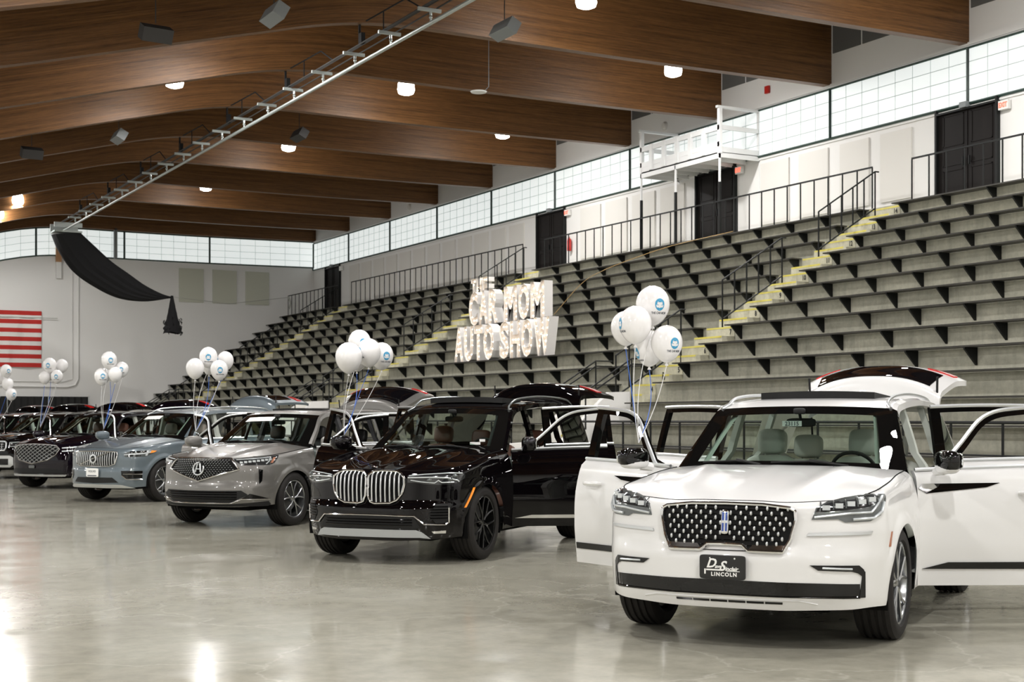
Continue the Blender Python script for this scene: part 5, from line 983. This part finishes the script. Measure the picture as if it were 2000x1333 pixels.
S7 = dict(Ge); S7.update(pose=(6.35, 44.9, -2.54), name='far_black_suv', paint='paint_black', label='black suv behind the others, only its roof and raised tailgate showing', extra=[box_nose], seat='leather_black', tail_lamp=(20, 24))
S8 = dict(Ge); S8.update(pose=(6.3, 51.0, -2.54), name='farthest_black_suv', paint='paint_black', label='farthest black suv, hidden but for its roof by the cars in front', extra=[], seat='leather_black')
CARS = {'lincoln': L, 'bmw': Bm, 'mdx': Mx, 'volvo': Vo, 'genesis': Ge, 'kia': K, 's7': S7, 's8': S8}
for k_, s_ in CARS.items(): build_car(s_)
# ------------------------------------------------------------------ balloons
BL = {
'lincoln': ((6.31, 9.424, 1.28), [(6.378, 9.296, 2.439, 0.133), (6.162, 9.22, 2.274, 0.127), (6.24, 9.474, 2.263, 0.118), (6.375, 9.103, 2.127, 0.123), (6.449, 9.45, 2.108, 0.123)]),
'bmw': ((6.391, 15.812, 1.28), [(6.66, 15.938, 2.464, 0.136), (6.359, 15.544, 2.263, 0.156), (6.659, 15.653, 2.334, 0.146), (6.909, 15.847, 2.305, 0.143), (6.725, 16.176, 2.289, 0.138)]),
'mdx': ((6.23, 21.422, 1.28), [(6.393, 21.241, 2.483, 0.137), (6.166, 21.171, 2.305, 0.136), (6.671, 21.282, 2.435, 0.126), (6.485, 20.996, 2.282, 0.132), (6.468, 21.462, 2.351, 0.11)]),
'volvo': ((6.389, 28.241, 1.28), [(6.439, 27.928, 2.681, 0.149), (6.338, 28.087, 2.367, 0.144), (6.543, 27.871, 2.404, 0.129), (6.719, 28.071, 2.512, 0.13), (6.543, 28.293, 2.455, 0.131)]),
'genesis': ((6.243, 33.952, 1.28), [(6.405, 33.601, 2.771, 0.152), (6.701, 33.712, 2.769, 0.136), (6.301, 33.647, 2.49, 0.129), (6.545, 33.501, 2.513, 0.135), (6.473, 33.837, 2.568, 0.118)]),
'kia': ((6.22, 40.064, 1.28), [(6.439, 39.658, 2.825, 0.15), (6.344, 39.961, 2.64, 0.137), (6.492, 39.743, 2.473, 0.15), (6.558, 39.592, 2.198, 0.143)]),

}
OWN = {'lincoln': 'white suv', 'bmw': 'glossy black suv', 'mdx': 'warm grey suv', 'volvo': 'blue grey suv', 'genesis': 'crosshatch grille suv', 'kia': 'suv at the left edge'}
POSN = ['topmost', 'left-hand', 'right-hand', 'front', 'hindmost']; POSN = ['top', 'lower left', 'right', 'lowest', 'rear middle']
LOGO = {0: (25, -4), 3: (32, -4), 4: (-62, -20), 1: (-72, 0)}
random.seed(11)
for c, (mir, lst) in BL.items():
    for i, (x, y, z, r) in enumerate(lst):
        m = MB(); pr = []
        for t in np.linspace(0, 1, 22):
            a = t*PI; rr = r*math.sin(a)*(1-.10*t**3*0-.16*sst((t-.55)/.45)); h = r*math.cos(a)*(1.08 if t < .5 else 1.30); pr.append((max(rr, .0), h))
        pr[0] = (0, pr[0][1]); pr[-1] = (.006, pr[-1][1]); m.lathe(pr, 'z', (0, 0, 0), 32)
        o = thing('balloon', m, MT['balloon'], '%s balloon in the bunch on the mirror of the %s' % (POSN[i], OWN[c]), 'balloon', 'white balloons tied to the '+OWN[c], angle=80); o.location = (x, y, z)
        kz = pr[-1][1]; q = MB(); q.lathe([(.004, kz+.004), (.010, kz-.008), (.016, kz-.022), (.012, kz-.024), (0, kz-.015)], 'z', (0, 0, 0), 10); mk('knot', q, MT['balloon'], o)
        d = A(*mir)-A(x, y, z)+A(.02, 0, .06); q = MB(); T = np.linspace(0, 1, 10); sg = .03*(i-2)
        q.tube([(lerp(0, d[0], t)+sg*math.sin(PI*t), lerp(0, d[1], t), lerp(kz-.02, d[2], t)) for t in T], .0035 if c in ('lincoln', 'bmw') else .0045, 5); mk('ribbon', q, MT['ribbon_blue' if i in (4, 2) else 'ribbon_white'], o)
        if i in LOGO and not (i == 1 and c not in ('lincoln', 'volvo')) or (c in ('bmw', 'mdx') and i == 2):
            az, el = LOGO.get(i, (-50, 0)); az += {'lincoln': 0, 'bmw': -5, 'mdx': -25, 'volvo': -12, 'genesis': -40, 'kia': 0}[c]
            if c == 'volvo' and i in (1, 3): az = 8 if i == 1 else -6
            base = math.atan2(-y, -x); a0 = base+math.radians(az)
            def sp3(u, v, k=1.004):
                a = a0+u/r; e = math.radians(el)+v/r; s = 1.08 if e > 0 else 1.30; w = 1.0 if e > 0 else 1-.16*sst((.5-e/PI-.55)/.45); return (r*k*math.cos(e)*w*math.cos(a), r*k*math.cos(e)*w*math.sin(a), r*k*math.sin(e)*s)
            R0 = r*.30; lg = MB()
            def disc(mb, pts, k):
                V = [sp3(u, v, k) for u, v in pts]; mb.add(V, [tuple(range(len(V)))])
            n = 40; A_ = [2*PI*j/n for j in range(n)]
            lg.grid(np.array([[sp3(R0*q_*math.cos(a), R0*q_*math.sin(a), 1.006) for a in A_] for q_ in (1, .82)]), cv=True)
            for pts in ([(-.38, .30), (-.28, .58), (.28, .58), (.38, .30)], [(-.52, -.62), (-.62, -.5), (.62, -.5), (.52, -.62), (.3, -.78), (-.3, -.78)], [(-.56, -.16), (-.56, -.06), (-.30, -.10), (-.30, -.17)], [(.56, -.16), (.56, -.06), (.30, -.10), (.30, -.17)]): disc(lg, [(u*R0, v*R0) for u, v in pts], 1.010)
            lg.grid(np.array([[sp3(R0*.82*math.cos(a), R0*.82*math.sin(a), 1.006), sp3(R0*(.60 if math.sin(a) > -.3 else .7)*math.cos(a)*.98, R0*.62*math.sin(a), 1.006)] for a in np.linspace(-.15, PI+.15, 24)]))
            mk('printed_logo', lg, MT['logo_blue'], o, smooth=False)
            tx = text_mb('THE CAR MOM', r*.16, 0, .0006); tx.xf(lambda V: np.array([sp3(v[0], v[1]-R0*1.35, 1.008) for v in V])); mk('printed_words', tx, MT['print_grey'], o, smooth=False)
# ------------------------------------------------------------------ lit sign letters on the benches
def letters(word, k, yl, yr, h, dep=.30, skip=False):
    x = D0-k*TREAD+.02; z = H0-k*RISE; n = len(word); wds = {'I': .5, 'M': 1.35, 'W': 1.45, ' ': .45, 'O': 1.08, 'U': 1.0, 'T': .92, 'E': .85, 'S': .95, 'C': .98}
    tot = sum(wds.get(ch, 1) for ch in word); yy = yl
    for ch in word:
        w = (yl-yr)*wds.get(ch, 1)/tot
        if ch != ' ':
            t = text_mb(ch, h*1.2, 0, h*.062); V = np.vstack(t.v); s = (V.max(0)-V.min(0)); t.xf(lambda V: V*A(w*.90/s[0], h/s[1], 1)); T2 = np.vstack(t.v)[:, :2]; F2 = t.f
            fc = MB(); fc.add(np.c_[T2, np.full(len(T2), -.05)], F2)
            # channel walls: boundary edges of the face
            from collections import Counter
            ec = Counter(); 
            key = lambda i: (round(T2[i][0], 5), round(T2[i][1], 5))
            for f in F2:
                for a, b in zip(f, f[1:]+f[:1]): ec[frozenset((key(a), key(b)))] += 1
            wl = MB(); edges = [tuple(e) for e, c_ in ec.items() if c_ == 1 and len(e) == 2]
            for (p, q) in edges: wl.add([(p[0], p[1], 0), (q[0], q[1], 0), (q[0], q[1], -dep), (p[0], p[1], -dep)], [(0, 1, 2, 3)])
            wl.add(np.c_[T2, np.full(len(T2), -dep)], F2)
            word_ = {0: 'THE', 1: 'CAR', 2: 'MOM', 3: 'AUTO', 4: 'SHOW'}
            o = empty('sign_letter', (x, yy-w/2, z)); idx = letters.n; letters.n += 1
            lb = ['first letter, T, of the small top word THE', 'middle letter, H, of the small top word THE', 'last letter, E, of the small top word THE', 'white lit letter C starting the word CAR', 'white lit letter A in the word CAR', 'white lit letter R ending the word CAR', 'first lit letter M of the word MOM', 'lit letter O in the word MOM', 'last lit letter M of the word MOM', 'lit letter A starting the word AUTO', 'lit letter U in the word AUTO', 'lit letter T in the word AUTO', 'lit letter O ending the word AUTO', 'lit letter S starting the word SHOW', 'lit letter H in the word SHOW', 'lit letter O in the word SHOW', 'lit letter W ending the word SHOW'][idx]
            tag(o, lb, 'sign letter', 'marquee letters standing on the benches')
            X, Y = A(0, -1, 0), A(0, 0, 1)
            for nm, mb, mt in (('letter_face', fc, 'letter_face'), ('letter_shell', wl, 'letter_side')): place(mb, A(0, 0, h/2), X, Y); mk(nm, mb, MT[mt], o, smooth=False)
            # bulbs along the middle of the strokes
            seg = np.array([[p, q] for p, q in edges]); st = h*.075; pts = []
            def inside(px, py):
                c_ = False
                for (p, q) in edges:
                    if (p[1] > py) != (q[1] > py) and px < (q[0]-p[0])*(py-p[1])/(q[1]-p[1])+p[0]: c_ = not c_
                return c_
            def dist(px, py):
                d = seg[:, 1]-seg[:, 0]; t = np.clip(((A(px, py)-seg[:, 0])*d).sum(1)/((d**2).sum(1)+1e-12), 0, 1); return float(np.min(np.linalg.norm(seg[:, 0]+d*t[:, None]-A(px, py), axis=1)))
            cand = [(dist(px, py), px, py) for px in np.arange(T2[:, 0].min(), T2[:, 0].max(), st/2) for py in np.arange(T2[:, 1].min(), T2[:, 1].max(), st/2) if inside(px, py)]
            cand.sort(reverse=True)
            for d_, px, py in cand:
                if d_ > h*.045 and all(math.hypot(px-a, py-b) > h*.15 for a, b in pts): pts.append((px, py))
            global bulb_mesh
            if bulb_mesh is None: q = MB(); q.ball((0, 0, 0), .013, 8, 6); bo = mk('bulb', q, MT['bulb']); bulb_mesh = bo.data; bpy.data.objects.remove(bo)
            for px, py in (pts[:40] if h > .8 else pts[::3]): b = bpy.data.objects.new('bulb', bulb_mesh); COL.objects.link(b); b.parent = o; b.location = (.03, -px, h/2+py)
        yy -= w
bulb_mesh = None; letters.n = 0
letters('THE', 2, 46.6, 45.3, .66); letters('CAR MOM', 5, 42.45, 37.35, 1.12); letters('AUTO SHOW', 8, 39.1, 33.25, 1.06)
m = MB(); P = crom([(21.9, 37.2, 4.7), (22.4, 36.4, 5.6), (22.7, 35.6, 5.95), (23.4, 34.9, 6.3), (24.1, 34.0, 6.6), (25.6, 33.2, 7.0)], 6); m.tube(P, .009, 5); thing('power_cord', m, MT['cord_orange'], 'orange power cord climbing the benches from the lit sign to the walkway', 'cord')
